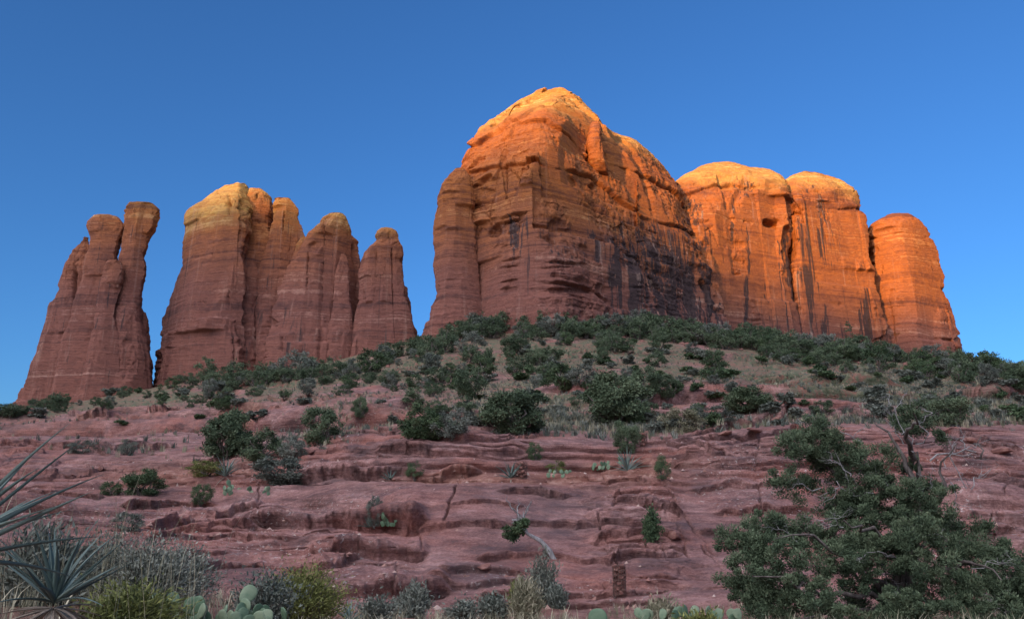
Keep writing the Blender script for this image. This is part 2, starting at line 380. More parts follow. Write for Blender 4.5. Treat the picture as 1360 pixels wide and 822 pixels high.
def surface(gx, Yv):
    """weathered ground for columns gx and forward distances Yv (rows x columns)"""
    rowq = np.stack([np.interp(Yv[:, i], gY, BASE_ROW[:, c]) for i, c in enumerate(gx)], 1)
    px = gpx[gx]
    P = at(px[None], rowq, Yv)
    X, Y, Z = [P[..., i].astype(np.float32) for i in range(3)]
    PX = np.broadcast_to(px[None], X.shape)
    def ell(px_, y, wx, wy): return np.exp(-((PX - px_) / wx) ** 2 - ((Y - y) / wy) ** 2)
    far = sstep(45, 110, Y)
    big = fbm(X * 0.035, Y * 0.05, octv=3); warp = fbm(X * 0.10, Y * 0.16, octv=4); fine = fbm(X * 0.55, Y * 0.8, octv=4)
    kA = 3.6 + 3.5 * fbm(X * 0.08 + 40, Y * 0.12, octv=2)
    zA, uA, tA = terrace(Z + 0.30 * big + 0.24 * warp + 0.05 * fine, BED_A, np.clip(kA, 1.3, 7.5))
    mA = sstep(-0.15, 0.35, fbm(X * 0.07 - 20, Y * 0.10 + 9, octv=3)) * (1 - 0.75 * far)
    plates = np.clip(1.5 * ell(850, 22.5, 62, 3.6) + 1.2 * ell(470, 20.0, 85, 1.6) + 1.0 * ell(790, 16.3, 150, 1.0) + 0.8 * ell(960, 33, 80, 3.0)
                     + 0.8 * ell(300, 26, 110, 2.5) + 0.9 * ell(1270, 34, 80, 4) + 0.7 * ell(150, 40, 150, 3), 0, 1)
    slab = np.clip(ell(715, 20, 105, 8) + 0.9 * ell(600, 22, 70, 5) + ell(930, 22, 34, 6) + 0.8 * ell(470, 24, 90, 2.0) + 0.8 * ell(240, 17, 120, 3) + 0.7 * ell(150, 60, 160, 14) + 0.7 * ell(1020, 24, 80, 4), 0, 1)
    zB, uB, tB = terrace(Z + 0.22 * big + 0.14 * warp + 0.05 * fine, BED_B, np.clip(kA + 1, 1.6, 8))
    mB = np.clip(plates + 0.5 * sstep(0.22, 0.55, fbm(X * 0.12 + 5, Y * 0.2 - 3, octv=3)), 0, 1) * (1 - 0.8 * far)
    mA = mA * (1 - 0.85 * np.clip(slab, 0, 1)) * (1 - 0.6 * plates); mB = mB * (1 - 0.85 * slab)
    left = sstep(330, 180, PX)
    rockm = np.maximum(sstep(12.5, 15.0, Y + 1.2 * warp), left * sstep(8, 12, Y))
    near = rockm * (1 - sstep(45, 75, Y))
    zt = Z + rockm * (mA * (zA - Z - 0.30 * big - 0.24 * warp) * 0.95 + mB * (zB - Z - 0.22 * big - 0.14 * warp) * 0.95)
    dY = -rockm * (mA * 0.40 * np.minimum(tA, 1.1) * lip(uA) + mB * 0.60 * tB * lip(uB)) * (1 - far)
    bv, be = blocks(X * 0.42 + 0.35 * warp, Y * 0.85 + 0.5 * warp + 0.12 * fine, 3)
    bm = near * sstep(-0.1, 0.3, fbm(X * 0.09 + 60, Y * 0.13, octv=3) + 0.5 * plates) * (1 - 0.9 * slab)
    zt += bm * (0.34 * bv * sstep(0, 0.05, be) - 0.10 * (1 - sstep(0.0, 0.05, be)))
    bv2, be2 = blocks(X * 1.3 + 0.5 * warp, Y * 2.2 + 0.9 * warp, 91)
    bm2 = bm * sstep(0.0, 0.35, fbm(X * 0.2 - 31, Y * 0.25, octv=3) + 0.5 * plates)
    zt += bm2 * (0.13 * bv2 * sstep(0, 0.07, be2) - 0.05 * (1 - sstep(0.0, 0.07, be2)))
    zt += rockm * (0.09 * fbm(X * 0.5 + 3, Y * 0.5, octv=3) + 0.045 * fbm(X * 1.6, Y * 2.2, octv=5, gain=.62)) * (1 - 0.55 * slab)
    # hollows worn in the slabs
    zt -= near * 0.22 * sstep(0.42, 0.75, perlin(X * 0.35 + 11, Y * 0.55 + 4))
    lz = np.zeros_like(Z); ly = np.zeros_like(Z)
    for li, (pl, hp) in enumerate(LEDGES):
        pl = np.array(pl, float)
        c = np.where((px > pl[0, 0] - 14) & (px < pl[-1, 0] + 14))[0]
        if len(c) < 2: continue
        q = px[c]
        py = np.interp(q, pl[:, 0], pl[:, 1]) + 3.2 * perlin(q * 0.03 + li * 5.1, q * 0 + li * .7) + 1.4 * perlin(q * 0.11 + li, q * 0 + .3)
        Yc = np.array([np.interp(-p_, -np.minimum.accumulate(BASE_ROW[:, gx[k]]), gY) for p_, k in zip(py, c)], np.float32)
        fade = sstep(pl[0, 0] - 14, pl[0, 0] + 8, q) * (1 - sstep(pl[-1, 0] - 8, pl[-1, 0] + 14, q))
        h = (hp * Yc / FPX * fade * (0.9 + 0.5 * perlin(q * 0.03 + li * 2.3, q * 0 + .5)) * 1.25).astype(np.float32)
        hm = hp * np.median(Yc) / FPX
        t = Y[:, c] - Yc[None] - 0.10 * hm * fine[:, c]
        rr = np.where((t > -6 * hm - .5).any(1) & (t < 9 * hm + .5).any(1))[0]
        if not len(rr): continue
        r0, r1 = rr[0], rr[-1] + 1; t = t[r0:r1]; sl = np.s_[r0:r1, c[0]:c[-1] + 1]
        w = max(0.22 * hm, 0.05)
        S = 1 - (1 - np.clip(t / w, 0, 1)) ** 2.0
        D = np.where(t < 0, 1.6 * hm + 0.2, 2.6 * hm + 0.3)
        lz[sl] += h[None] * (S - 0.42) * np.exp(-np.abs(t) / D)
        ly[sl] -= 0.75 * h[None] * sstep(0, 0.6 * w, t) * np.exp(-np.clip(t, 0, None) / (2.2 * w))
    zt += lz; dY = dY + ly
    for ci, pl in enumerate(CRACKS):
        pl = np.array(pl, float)
        for k in range(len(pl) - 1):
            (x0, y0), (x1, y1) = pl[k], pl[k + 1]
            A = np.array([x1 - x0, y1 - y0]); ln = np.hypot(*A)
            m = (PX > min(x0, x1) - 14) & (PX < max(x0, x1) + 14) & (rowq > min(y0, y1) - 14) & (rowq < max(y0, y1) + 14)
            if not m.any(): continue
            qx = PX[m] + 5.0 * fine[m] - x0; qy = rowq[m] - y0
            tt = (qx * A[0] + qy * A[1]) / ln ** 2
            d = np.abs(qx * A[1] - qy * A[0]) / ln
            zt[m] -= 0.22 * np.exp(-(d / 1.1) ** 2) * sstep(-.03, .03, tt) * (1 - sstep(.97, 1.03, tt)) * np.clip(0.6 + fine[m], .15, 1)
    zC, uC, tC = terrace(Z + 0.8 * big + 0.7 * warp, BED_C, np.clip(kA + 1, 2, 8))
    mC = sstep(38, 60, Y) * (1 - sstep(190, 230, Y)) * sstep(0.0, 0.35, fbm(X * 0.03 + 14, Y * 0.03 - 6, octv=3) + 0.12)
    zt += mC * (zC - Z - 0.8 * big - 0.7 * warp); dY = dY - mC * 0.4 * lip(uC) * np.minimum(tC, 2)
    zt += far * (1.2 * fbm(X * 0.03, Y * 0.03, octv=5) + 0.25 * fbm(X * 0.3, Y * 0.3, octv=3)) * (1 - sstep(300, 400, Y))
    zt += (1 - rockm) * 0.10 * fbm(X * 0.7, Y * 0.7, octv=5)
    return X, Y, Z, PX, zt, dY, rockm, warp, fine, slab, left, far

# first pass on every third column: find where the steep faces are, then crowd the rows of the sheet there
sub = np.unique(np.concatenate([np.arange(0, len(gpx), 3), [len(gpx) - 1]]))
S1 = surface(sub, np.repeat(gY[:, None], len(sub), 1))
steep = np.abs(np.diff(S1[4], axis=0)) * 1.5 + np.abs(np.diff(S1[5], axis=0)) * 0.7
dens = 1.0 / np.gradient(gY)[:-1, None] * np.diff(gY)[:, None] + np.minimum(steep / np.diff(gY)[:, None], 6.0)
dens = gsmooth(gsmooth(dens, 1.2, 0), 1.5, 1)
cum = np.concatenate([np.zeros((1, len(sub))), np.cumsum(dens, 0)]); cum /= cum[-1:]
q01 = np.linspace(0, 1, len(gY))
Ysub = np.stack([np.interp(q01, cum[:, k], gY) for k in range(len(sub))], 1)
gc = np.arange(len(gpx))
YG = np.stack([np.interp(gc, sub, Ysub[r]) for r in range(len(gY))])
X, Y, Z, PX, zt, dY, rockm, warp, fine, smooth_slab, left, far = surface(gc, YG)
def ell(px_, y, wx, wy): return np.exp(-((PX - px_) / wx) ** 2 - ((Y - y) / wy) ** 2)
GP = np.stack([X, Y + dY, zt], -1)

n_soil = fbm(X * 0.16, Y * 0.22 + 31, octv=4)
bench = np.clip(ell(650, 29.5, 150, 1.5) + ell(840, 30.5, 75, 2.2) + ell(250, 37, 110, 4) + ell(690, 15.0, 90, 0.7), 0, 1)
soil = np.clip(bench * 1.3 * sstep(-.3, .3, n_soil + 0.3) + 0.9 * sstep(0.15, 0.45, n_soil - 0.25 * (1 - far)) * sstep(28, 60, Y) + (1 - rockm), 0, 1)
vmask = sstep(36, 60, Y) * sstep(-0.22, 0.22, fbm(X * 0.05 + 9, Y * 0.045, octv=5) + 0.35 * sstep(60, 200, Y) + 0.10)
right_grass = np.exp(-((PX - 1120) / 190) ** 2) * sstep(60, 85, Y) * (1 - sstep(175, 220, Y))
slab_l = sstep(480, 250, PX) * (1 - sstep(110, 175, Y))                       # bare rock keeps on to the left
slab_m = ell(480, 95, 150, 35) * 0.9
red_r = ell(1150, 75, 300, 6) + ell(1000, 50, 200, 4)
veg = np.clip(vmask + 0.8 * right_grass, 0, 1) * (1 - 0.92 * slab_l) * (1 - slab_m) * (1 - 0.8 * np.clip(red_r, 0, 1)) + 0.25 * (1 - rockm) * left
veg = np.clip(veg, 0, 1)
lich = sstep(-0.05, 0.35, fbm(X * 0.22 + 77, Y * 0.3, octv=4) - 0.55 * smooth_slab + 0.7 * (ell(640, 18, 45, 1.2) + ell(490, 17.3, 60, 1.2) + ell(400, 25, 60, 1.3) + ell(1000, 27, 90, 3) + ell(1260, 27, 70, 4)))
lich = lich * (1 - sstep(50, 90, Y))

# carry the sheet on to the horizon in front and behind the viewer
front = []
for y, zz in ((470, 0.93), (600, 0.6), (900, 0.2), (1500, -0.05), (3000, -0.1), (7000, -0.2)):
    r = GP[-1].copy(); r[:, 0] *= y / 420; r[:, 1] = y; r[:, 2] = GP[-1][:, 2] * zz; front.append(r)
back = []
for tt in (6000, 3000, 1200, 500, 200, 80, 30, 12, 5, 2, 0.7):
    r = GP[0].copy(); r[:, 0] = GP[0][:, 0] * (1 + tt * 0.6); r[:, 1] = 1.2 - tt
    r[:, 2] = (GP[0][:, 2] * math.exp(-tt / 3) + (-1.4) * (1 - math.exp(-tt / 3))); back.append(r)
GA = np.concatenate([np.stack(back), GP, np.stack(front)])
def padrow(a, v=0.0): return np.concatenate([np.full((len(back), a.shape[1]), v), a, np.full((len(front), a.shape[1]), v)])
ground = obj('ground', mesh_np('ground', GA, grid_faces(*GA.shape[:2]), True,
             {'soil': padrow(soil, 1), 'veg': padrow(veg, .5), 'lichen': padrow(lich)}), M_SLICK)
tag(ground, 'red slickrock ledges rising into a brushy hillside', kind='structure')

GPX, GPY = project(GP)
def ground_at(px, py):
    """ground point that shows at a pixel: nearest crossing along that column"""
    c = int(np.argmin(np.abs(gpx - px)))
    col = GPY[:, c]
    i = int(np.argmax(col <= py))
    if col[i] > py: i = len(col) - 1
    return GP[i, c].copy()
def ground_y(px, Yw):
    c = int(np.argmin(np.abs(gpx - px))); i = int(np.argmin(np.abs(GP[:, c, 1] - Yw)))
    return GP[i, c].copy()

# ---------------------------------------------------------------- the sandstone towers
rz = np.random.RandomState(5)
def strata(tmin, tmax, hi=240):
    zz, vv = [-40.0], []
    while zz[-1] < hi: zz.append(zz[-1] + tmin + (tmax - tmin) * rz.rand() ** 2); vv.append(rz.rand())
    g = np.arange(-40, hi, 0.12); v = np.array(vv)[np.clip(np.searchsorted(zz, g) - 1, 0, len(vv) - 1)]
    return g, v
SG1, SV1 = strata(1.2, 7.0); SV1 = gsmooth(SV1, 2.5, 0)
SG2, SV2 = strata(0.3, 1.4); SV2 = gsmooth(SV2, 1.2, 0)

def rockify(P, seed=0, amp=1.0, flute=1.0, ledge=1.0, carve=None, cuts=16):
    """weather a closed (levels x around) grid: bedding ledges, joints, hollows"""
    du = np.roll(P, -1, 1) - np.roll(P, 1, 1); dv = np.gradient(P, axis=0)
    N = np.cross(du, dv); N /= np.linalg.norm(N, axis=-1, keepdims=True) + 1e-9
    c = P.mean((0, 1)); s = np.sign(((P - c)[..., :2] * N[..., :2]).sum()); N = N * s
    x, y, z = P[..., 0].astype(np.float32), P[..., 1].astype(np.float32), P[..., 2].astype(np.float32)
    w = fbm(x * 0.02, y * 0.02, z * 0.03, 3)
    zs = z + 0.02 * x + 2.2 * w + 0.5 * perlin(x * 0.12, y * 0.12, z * 0.1)
    h1 = np.interp(zs, SG1, SV1) - 0.5; h2 = np.interp(zs, SG2, SV2) - 0.5
    steep = np.clip(1.25 - np.abs(N[..., 2]), 0.25, 1)
    lm = 0.6 + 0.6 * fbm(x * 0.05 + 9, y * 0.05, z * 0.03, 2)
    d = ledge * (1.2 * h1 + 0.8 * h2) * np.clip(lm, 0.15, 1.4) * steep
    hol = perlin(x * 0.11 + 50, y * 0.11, z * 0.14 + seed)
    fl = fbm(x * 0.13 + seed * 3.1, y * 0.13, z * 0.012, 4, 0.55)
    jt = np.abs(perlin(x * 0.075 + seed * 1.7 + 0.15 * w, y * 0.075, z * 0.006))
    d = d + flute * (1.0 * fl - 1.7 * np.exp(-(jt / 0.016) ** 2) * sstep(-.1, .3, w + 0.5 * hol)) * steep
    d = d + 2.6 * fbm(x * 0.05 + seed, y * 0.045, z * 0.045, 3) + 0.60 * fbm(x * 0.25, y * 0.25, z * 0.3, 5, 0.65) + flute * 0.55 * fbm(x * 0.36 + seed, y * 0.36, z * 0.03, 4, 0.6) * steep
    hol = perlin(x * 0.11 + 50, y * 0.11, z * 0.14 + seed)
    d = d - 2.4 * sstep(0.50, 0.72, hol) * steep
    # jointed blocks that have dropped out of the wall
    ac = (x * 0.92 + y * 0.55)
    bv, be = blocks(ac / 5.5 + 0.5 * w, z / 13.0 + 0.25 * w, 17 + seed)
    bv2, be2 = blocks(ac / 2.1 + 0.3 * w, zs / 3.4, 53 + seed)
    bm = sstep(-0.15, 0.25, fbm(x * 0.035 + seed, y * 0.035, z * 0.03, 2)); bm2 = sstep(0.02, 0.3, fbm(x * 0.07 - seed, y * 0.07, z * 0.06, 2))
    d = d + steep * (bm * (1.2 * bv - 0.5 * (1 - sstep(0, 0.05, be))) + bm2 * (0.8 * bv2 - 0.25 * (1 - sstep(0, 0.07, be2))))
    d = d * amp
    if carve:
        cpx, cpy = project(P)
        for cv in carve:
            if hasattr(cv[0], '__len__') and len(cv) == 3:                     # an upright joint: (polyline, width, depth)
                pl = np.array(cv[0], float)
                sx = np.interp(cpy, pl[:, 1], pl[:, 0]) + 1.8 * perlin(cpy * 0.05, cpy * 0 + pl[0, 0])
                ends = sstep(pl[0, 1] - 8, pl[0, 1] + 8, cpy) * (1 - sstep(pl[-1, 1] - 12, pl[-1, 1] + 8, cpy))
                d = d - cv[2] * np.exp(-((cpx - sx) / cv[1]) ** 2) * ends * (N[..., 1] < .2)
                d = d + 0.35 * cv[2] * np.sign(cpx - sx) * np.exp(-np.abs(cpx - sx) / (cv[1] * 5)) * ends * (N[..., 1] < .2)
                continue
            if len(cv) == 2:                                  # a bedding ledge followed along the wall: (polyline, depth)
                pl = np.array(cv[0], float)
                ly = np.interp(cpx, pl[:, 0], pl[:, 1]) + 2.0 * perlin(cpx * 0.04, cpx * 0 + pl[0, 1])
                ends = sstep(pl[0, 0] - 8, pl[0, 0] + 8, cpx) * (1 - sstep(pl[-1, 0] - 8, pl[-1, 0] + 8, cpx)) * (N[..., 1] < .25)
                t = cpy - ly
                d = d + cv[1] * ends * (-1.0 * np.exp(-(t / 1.8) ** 2) + np.where(t < 0, 0.55 * np.exp(t / 9.0), -0.35 * np.exp(-t / 14.0)) * (1 - np.exp(-(t / 1.5) ** 2)))
                continue
            qx, qy, wx, wy, dep = cv
            e = ((cpx - qx) / wx) ** 2 + (np.where(cpy < qy, (cpy - qy) / (wy * .8), (cpy - qy) / wy)) ** 2
            d = d - dep * np.clip(1 - e, 0, 1) ** 0.55
    D = N * d[..., None]; D[..., 2] *= 0.35
    Q = P + D
    # flat faces where slabs have split away along upright joints
    rc = np.random.RandomState(900 + seed); ext = (P[..., 0].max() - P[..., 0].min())
    fr = np.argwhere((N[..., 1] < -0.62) & (np.abs(N[..., 2]) < 0.5))
    for k in range(cuts if len(fr) else 0):
        i, j = fr[rc.randint(len(fr))]; p0 = Q[i, j]
        an = math.atan2(N[i, j, 1], N[i, j, 0]) + rc.uniform(-.45, .45)
        n = np.array([math.cos(an), math.sin(an), rc.uniform(-.02, .10)])
        dep = rc.uniform(.015, .038) * min(ext, 45) * amp
        q = (Q - p0) @ n + dep * 0.6
        hz_ = rc.uniform(.16, .6) * (P[..., 2].max() - P[..., 2].min())
        m = sstep(-hz_, -hz_ + 1.2, z - p0[2]) * (1 - sstep(hz_ * .8, hz_ * .8 + 0.8, z - p0[2])) * (np.linalg.norm(Q[..., :2] - p0[:2], axis=-1) < ext * .3 + 6)
        Q = Q - n * (np.clip(q, 0, 2.2 * dep) * 0.85 * m)[..., None]
    return Q

def shape_part(name, P, parent, seed, amp=1.0, flute=1.0, ledge=1.0, cap_z=130.0, varnish=None, cap_soft=8.0, carve=None, cuts=16, streaks=()):
    nr, nc = P.shape[:2]
    Q = rockify(P, seed, amp, flute, ledge, carve, cuts)
    x, y, z = Q[..., 0], Q[..., 1], Q[..., 2]
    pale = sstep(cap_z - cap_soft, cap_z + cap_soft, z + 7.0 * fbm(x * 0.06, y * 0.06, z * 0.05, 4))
    px, py = project(P)
    va = varnish(px, py, x, y, z) if varnish else np.full_like(x, 0.35)
    va = va * (1 - 0.75 * sstep(-5, 10, z - cap_z))
    for pl, wd in streaks:                                  # single strong streaks of varnish
        pl = np.array(pl, float)
        sx = np.interp(py, pl[:, 1], pl[:, 0]) + 1.5 * perlin(py * 0.06, py * 0 + wd)
        ends = sstep(pl[0, 1] - 6, pl[0, 1] + 14, py) * (1 - sstep(pl[-1, 1] - 10, pl[-1, 1] + 5, py))
        va = va + 1.4 * np.exp(-((px - sx) / wd) ** 2) * ends * (0.6 + 0.5 * perlin(py * 0.12, px * 0.25))
    V = np.concatenate([Q.reshape(-1, 3), Q[-1].mean(0)[None]]) - np.array(parent.location)
    F = grid_faces(nr, nc, True)
    last = (nr - 1) * nc + np.arange(nc)
    tri = np.stack([last, np.roll(last, -1), np.full(nc, nr * nc), np.full(nc, nr * nc)], -1)
    f2 = tri[::2].copy(); f2[:, 0], f2[:, 1], f2[:, 2], f2[:, 3] = last[::2], np.roll(last, -1)[::2], np.roll(last, -2)[::2], nr * nc
    F = np.concatenate([F, f2])
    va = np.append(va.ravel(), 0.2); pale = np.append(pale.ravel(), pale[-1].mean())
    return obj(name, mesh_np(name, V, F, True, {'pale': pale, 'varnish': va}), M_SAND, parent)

def dome(P, n=14, lift=0.5):
    """close a loft's last ring to a low dome"""
    c = P[-1].mean(0); r = P[-1] - c
    rad = np.linalg.norm(r[:, :2], axis=1).mean()
    t = np.linspace(0, 1, n + 1)[1:]
    return np.concatenate([P, np.stack([c + r * math.cos(a * 1.45) + np.array([0, 0, lift * rad * 0.5 * math.sin(a * 1.45)]) for a in t])])

def column(rows, Yc, depth=0.8, nu=220, pxm=0.9, power=2.5, lift=0.22, rot=0.0, smooth=1.5):
    """a rock column from its outline: rows of (py, left px, right px)"""
    rows = sorted(rows, reverse=True)
    py = np.array([r[0] for r in rows], float)
    n = max(24, int((py[0] - py[-1]) / pxm))
    q = np.linspace(py[0], py[-1], n); 
    L = gsmooth(np.interp(-q, -py, [r[1] for r in rows]), smooth, 0); Rr = gsmooth(np.interp(-q, -py, [r[2] for r in rows]), smooth, 0)
    Yq = np.interp(-q, -py, [r[3] if len(r) > 3 else Yc for r in rows])
    A, B = at(L, q, Yq), at(Rr, q, Yq)
    C = (A + B) / 2; a = np.linalg.norm(B - A, axis=1) / 2
    b = np.minimum(a * depth, a * 0.4 + 9)
    th = np.linspace(0, 2 * np.pi, nu, endpoint=False) + 0.01
    # more points on the side one can see
    th = th + 0.35 * np.sin(th + np.pi / 2) * 0.9
    cs, sn = np.cos(th), np.sin(th)
    ex, ey = np.sign(cs) * np.abs(cs) ** (2 / power), np.sign(sn) * np.abs(sn) ** (2 / power)
    P = np.stack([C[:, 0:1] + a[:, None] * ex, C[:, 1:2] + b[:, None] * ey, np.broadcast_to(C[:, 2:3], (n, nu))], -1)
    return dome(P, 12, lift)

def catmull(P, t, wrap):
    n = len(P); i = np.floor(t).astype(int); f = (t - i)[:, None, None]
    g = (lambda k: P[k % n]) if wrap else (lambda k: P[np.clip(k, 0, n - 1)])
    p0, p1, p2, p3 = g(i - 1), g(i), g(i + 1), g(i + 2)
    return 0.5 * (2 * p1 + (p2 - p0) * f + (2 * p0 - 5 * p1 + 4 * p2 - p3) * f ** 2 + (3 * p1 - p0 - 3 * p2 + p3) * f ** 3)

def wall(ribs, thick, nu=620, nv=420, top=10):
    """a massif from its ribs, each a list of (px, py, Y) from foot to crest; the back is closed behind it"""
    W = np.stack([at(*np.array(r, float).T) for r in ribs])               # ribs x levels x 3
    L = W.shape[1]; fr = np.linspace(0, 1, L)
    back = []
    for k in np.linspace(len(ribs) - 1, 0, 4):
        b = W[int(round(k))].copy()
        b[:, 1] += thick * (1 - 0.55 * fr ** 2); b[:, 2] = np.minimum(b[:, 2], b[:, 2] * 0.985)
        back.append(b)
    back[0][:, 0] += 0.0
    W = np.concatenate([W, np.stack(back)])
    n = len(W); nf = len(ribs)
    t = np.concatenate([np.linspace(0, nf - 1, int(nu * 0.78), endpoint=False), np.linspace(nf - 1, n, nu - int(nu * 0.78), endpoint=False)])
    U = catmull(W, t, True)                                                # nu x L x 3
    V = catmull(np.swapaxes(U, 0, 1), np.linspace(0, L - 1 - 1e-4, nv), False)
    c = V[-1].mean(0); extra = [c + (V[-1] - c) * s + np.array([0, 0, h]) for s, h in ((.85, .25), (.65, .5), (.4, .6), (.15, .65))]
    return np.concatenate([V, np.stack(extra)])

lowv = lambda px, py, x, y, z: np.full_like(x, 0.30) + 0.25 * sstep(0, 0.4, fbm(x * 0.06, y * 0.06, z * 0.01, 3))

# leaning twin-topped spire at the far left
tA = empty('rock_spire', at(110, 545, 268), 'leaning dark red spire with two knobbed tops, farthest left', 'rock spire')
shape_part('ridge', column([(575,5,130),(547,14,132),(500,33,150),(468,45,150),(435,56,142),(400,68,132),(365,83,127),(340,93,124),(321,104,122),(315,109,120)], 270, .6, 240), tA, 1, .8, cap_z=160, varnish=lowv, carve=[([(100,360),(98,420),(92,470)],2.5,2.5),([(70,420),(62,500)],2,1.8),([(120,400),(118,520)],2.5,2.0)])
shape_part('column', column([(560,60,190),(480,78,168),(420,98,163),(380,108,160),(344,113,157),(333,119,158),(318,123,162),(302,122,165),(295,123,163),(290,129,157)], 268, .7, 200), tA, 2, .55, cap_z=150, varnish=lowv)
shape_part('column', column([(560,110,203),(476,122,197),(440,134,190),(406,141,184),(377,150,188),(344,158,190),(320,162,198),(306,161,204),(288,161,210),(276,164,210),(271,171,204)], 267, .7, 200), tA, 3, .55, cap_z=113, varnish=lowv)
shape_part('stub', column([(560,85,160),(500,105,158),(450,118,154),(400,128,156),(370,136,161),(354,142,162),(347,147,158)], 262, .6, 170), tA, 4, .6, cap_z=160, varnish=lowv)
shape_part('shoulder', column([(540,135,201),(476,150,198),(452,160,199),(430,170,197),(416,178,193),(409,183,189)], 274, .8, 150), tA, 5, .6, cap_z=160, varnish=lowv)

# broad tower with a pale domed head
tB = empty('rock_tower', at(290, 500, 262), 'broad sandstone tower with pale domed head and lower head on right shoulder', 'rock tower')
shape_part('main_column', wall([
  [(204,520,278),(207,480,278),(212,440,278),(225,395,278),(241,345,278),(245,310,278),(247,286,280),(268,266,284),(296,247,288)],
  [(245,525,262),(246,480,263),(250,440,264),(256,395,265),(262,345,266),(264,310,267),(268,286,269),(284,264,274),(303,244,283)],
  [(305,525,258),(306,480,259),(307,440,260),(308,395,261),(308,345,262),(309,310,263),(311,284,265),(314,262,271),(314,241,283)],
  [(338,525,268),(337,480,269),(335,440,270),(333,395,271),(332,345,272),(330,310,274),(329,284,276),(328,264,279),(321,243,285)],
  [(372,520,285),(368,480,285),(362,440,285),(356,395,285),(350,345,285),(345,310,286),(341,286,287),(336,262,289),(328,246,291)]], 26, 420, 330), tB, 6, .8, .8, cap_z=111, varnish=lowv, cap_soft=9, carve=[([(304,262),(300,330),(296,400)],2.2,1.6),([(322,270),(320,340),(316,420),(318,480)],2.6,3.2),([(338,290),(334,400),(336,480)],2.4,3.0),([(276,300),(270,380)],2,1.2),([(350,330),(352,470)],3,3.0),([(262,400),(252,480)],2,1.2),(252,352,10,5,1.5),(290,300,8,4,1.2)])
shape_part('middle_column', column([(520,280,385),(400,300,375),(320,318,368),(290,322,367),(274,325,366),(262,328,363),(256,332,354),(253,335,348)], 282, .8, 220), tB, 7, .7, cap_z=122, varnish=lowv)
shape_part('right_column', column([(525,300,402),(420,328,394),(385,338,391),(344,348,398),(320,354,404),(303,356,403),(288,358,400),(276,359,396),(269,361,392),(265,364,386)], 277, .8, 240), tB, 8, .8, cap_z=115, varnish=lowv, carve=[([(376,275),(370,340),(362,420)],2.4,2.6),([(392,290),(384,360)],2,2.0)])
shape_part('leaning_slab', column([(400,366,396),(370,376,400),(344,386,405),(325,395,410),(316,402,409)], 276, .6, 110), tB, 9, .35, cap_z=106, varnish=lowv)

# two pointed spires
tC = empty('rock_spire', at(420, 490, 262), 'pointed spire with a bright stepped tip between the broad tower and the slimmer spire', 'rock spire')
shape_part('main_column', column([(525,340,478),(440,357,474),(390,374,470),(360,385,466),(344,393,463),(330,400,461),(318,410,461),(308,420,462),(302,423,463),(300,427,461),(293,428,461),(288,432,460),(285,437,456)], 272, .75, 300), tC, 10, .75, cap_z=107, varnish=lowv, cap_soft=8, carve=[([(432,300),(428,380),(424,480)],2.4,2.6),([(408,336),(404,420),(398,480)],2.2,2.0),([(446,310),(448,470)],2.2,2.2),([(380,400),(372,470)],2,1.4)])
shape_part('shoulder', column([(520,428,486),(400,440,481),(345,449,480),(328,455,475),(318,460,473),(313,464,468)], 278, .8, 150), tC, 11, .6, cap_z=140, varnish=lowv)
shape_part('stub', column([(500,425,475),(430,436,470),(380,443,466),(355,447,464),(343,450,462),(337,453,459)], 266, .8, 140), tC, 12, .45, cap_z=140, varnish=lowv)
tD = empty('rock_spire', at(505, 480, 262), 'slimmer spire with a small bright knob on top, standing just left of the great butte', 'rock spire')
shape_part('main_column', column([(510,452,556),(470,459,552),(440,465,547),(400,476,540),(362,480,537),(346,482,536),(337,488,535),(327,498,533),(323,502,532),(321,505,529),(314,504,529),(308,505,527),(305,509,521)], 266, .8, 280), tD, 13, .65, cap_z=102, varnish=lowv, cap_soft=7, carve=[([(500,330),(494,400),(490,470)],2,1.6),([(522,330),(526,400),(528,470)],2.4,2.4),([(480,380),(474,460)],2,1.4)])
shape_part('side_spur', column([(470,526,556),(440,533,553),(420,534,549),(402,535,547),(390,536,542),(385,537,540)], 272, .8, 110), tD, 14, .4, cap_z=140, varnish=lowv)

# the great butte in the middle
def varE(px, py, x, y, z):
    a = sstep(770, 850, px) * sstep(255, 320, py)
    b = 0.45 * sstep(640, 690, px) * (1 - sstep(760, 800, px)) * sstep(270, 300, py) * (1 - sstep(340, 370, py))
    return np.clip(0.18 + 0.85 * a + b + 0.15 * fbm(x * 0.05, y * 0.05, z * 0.02, 2), 0, 1)
tE = empty('rock_butte', at(760, 450, 240), 'tallest and widest red butte with an orange domed crest in the middle', 'rock butte')
ribsE = [
 [(580,490,272),(592,440,270),(598,391,270),(605,330,270),(611,270,271),(615,222,272),(629,180,276),(668,143,283),(722,122,290)],
 [(606,495,252),(612,440,252),(617,385,254),(622,330,255),(627,270,256),(634,212,259),(646,180,265),(680,144,276),(726,121,288)],
 [(662,500,241),(664,440,242),(667,385,246),(669,330,247),(671,270,249),(675,203,252),(681,160,258),(702,134,270),(733,119,288)],
 [(736,500,234),(736,440,235),(737,385,238),(735,330,240),(733,270,243),(732,200,247),(733,150,253),(737,132,264),(745,118,288)],
 [(800,500,243),(798,440,245),(795,390,249),(790,335,252),(785,280,255),(780,220,259),(777,172,265),(774,150,275),(766,132,291)],
 [(868,505,258),(864,450,260),(858,405,264),(851,350,267),(844,300,270),(836,240,275),(829,200,280),(820,182,288),(806,167,299)],
 [(922,505,280),(919,455,281),(914,420,285),(909,370,288),(903,325,291),(891,278,296),(879,235,301),(868,211,308),(850,196,316)],
 [(960,505,300),(958,460,302),(955,430,305),(949,390,308),(939,350,311),(923,308,315),(908,268,316),(895,240,322),(880,222,330)]]
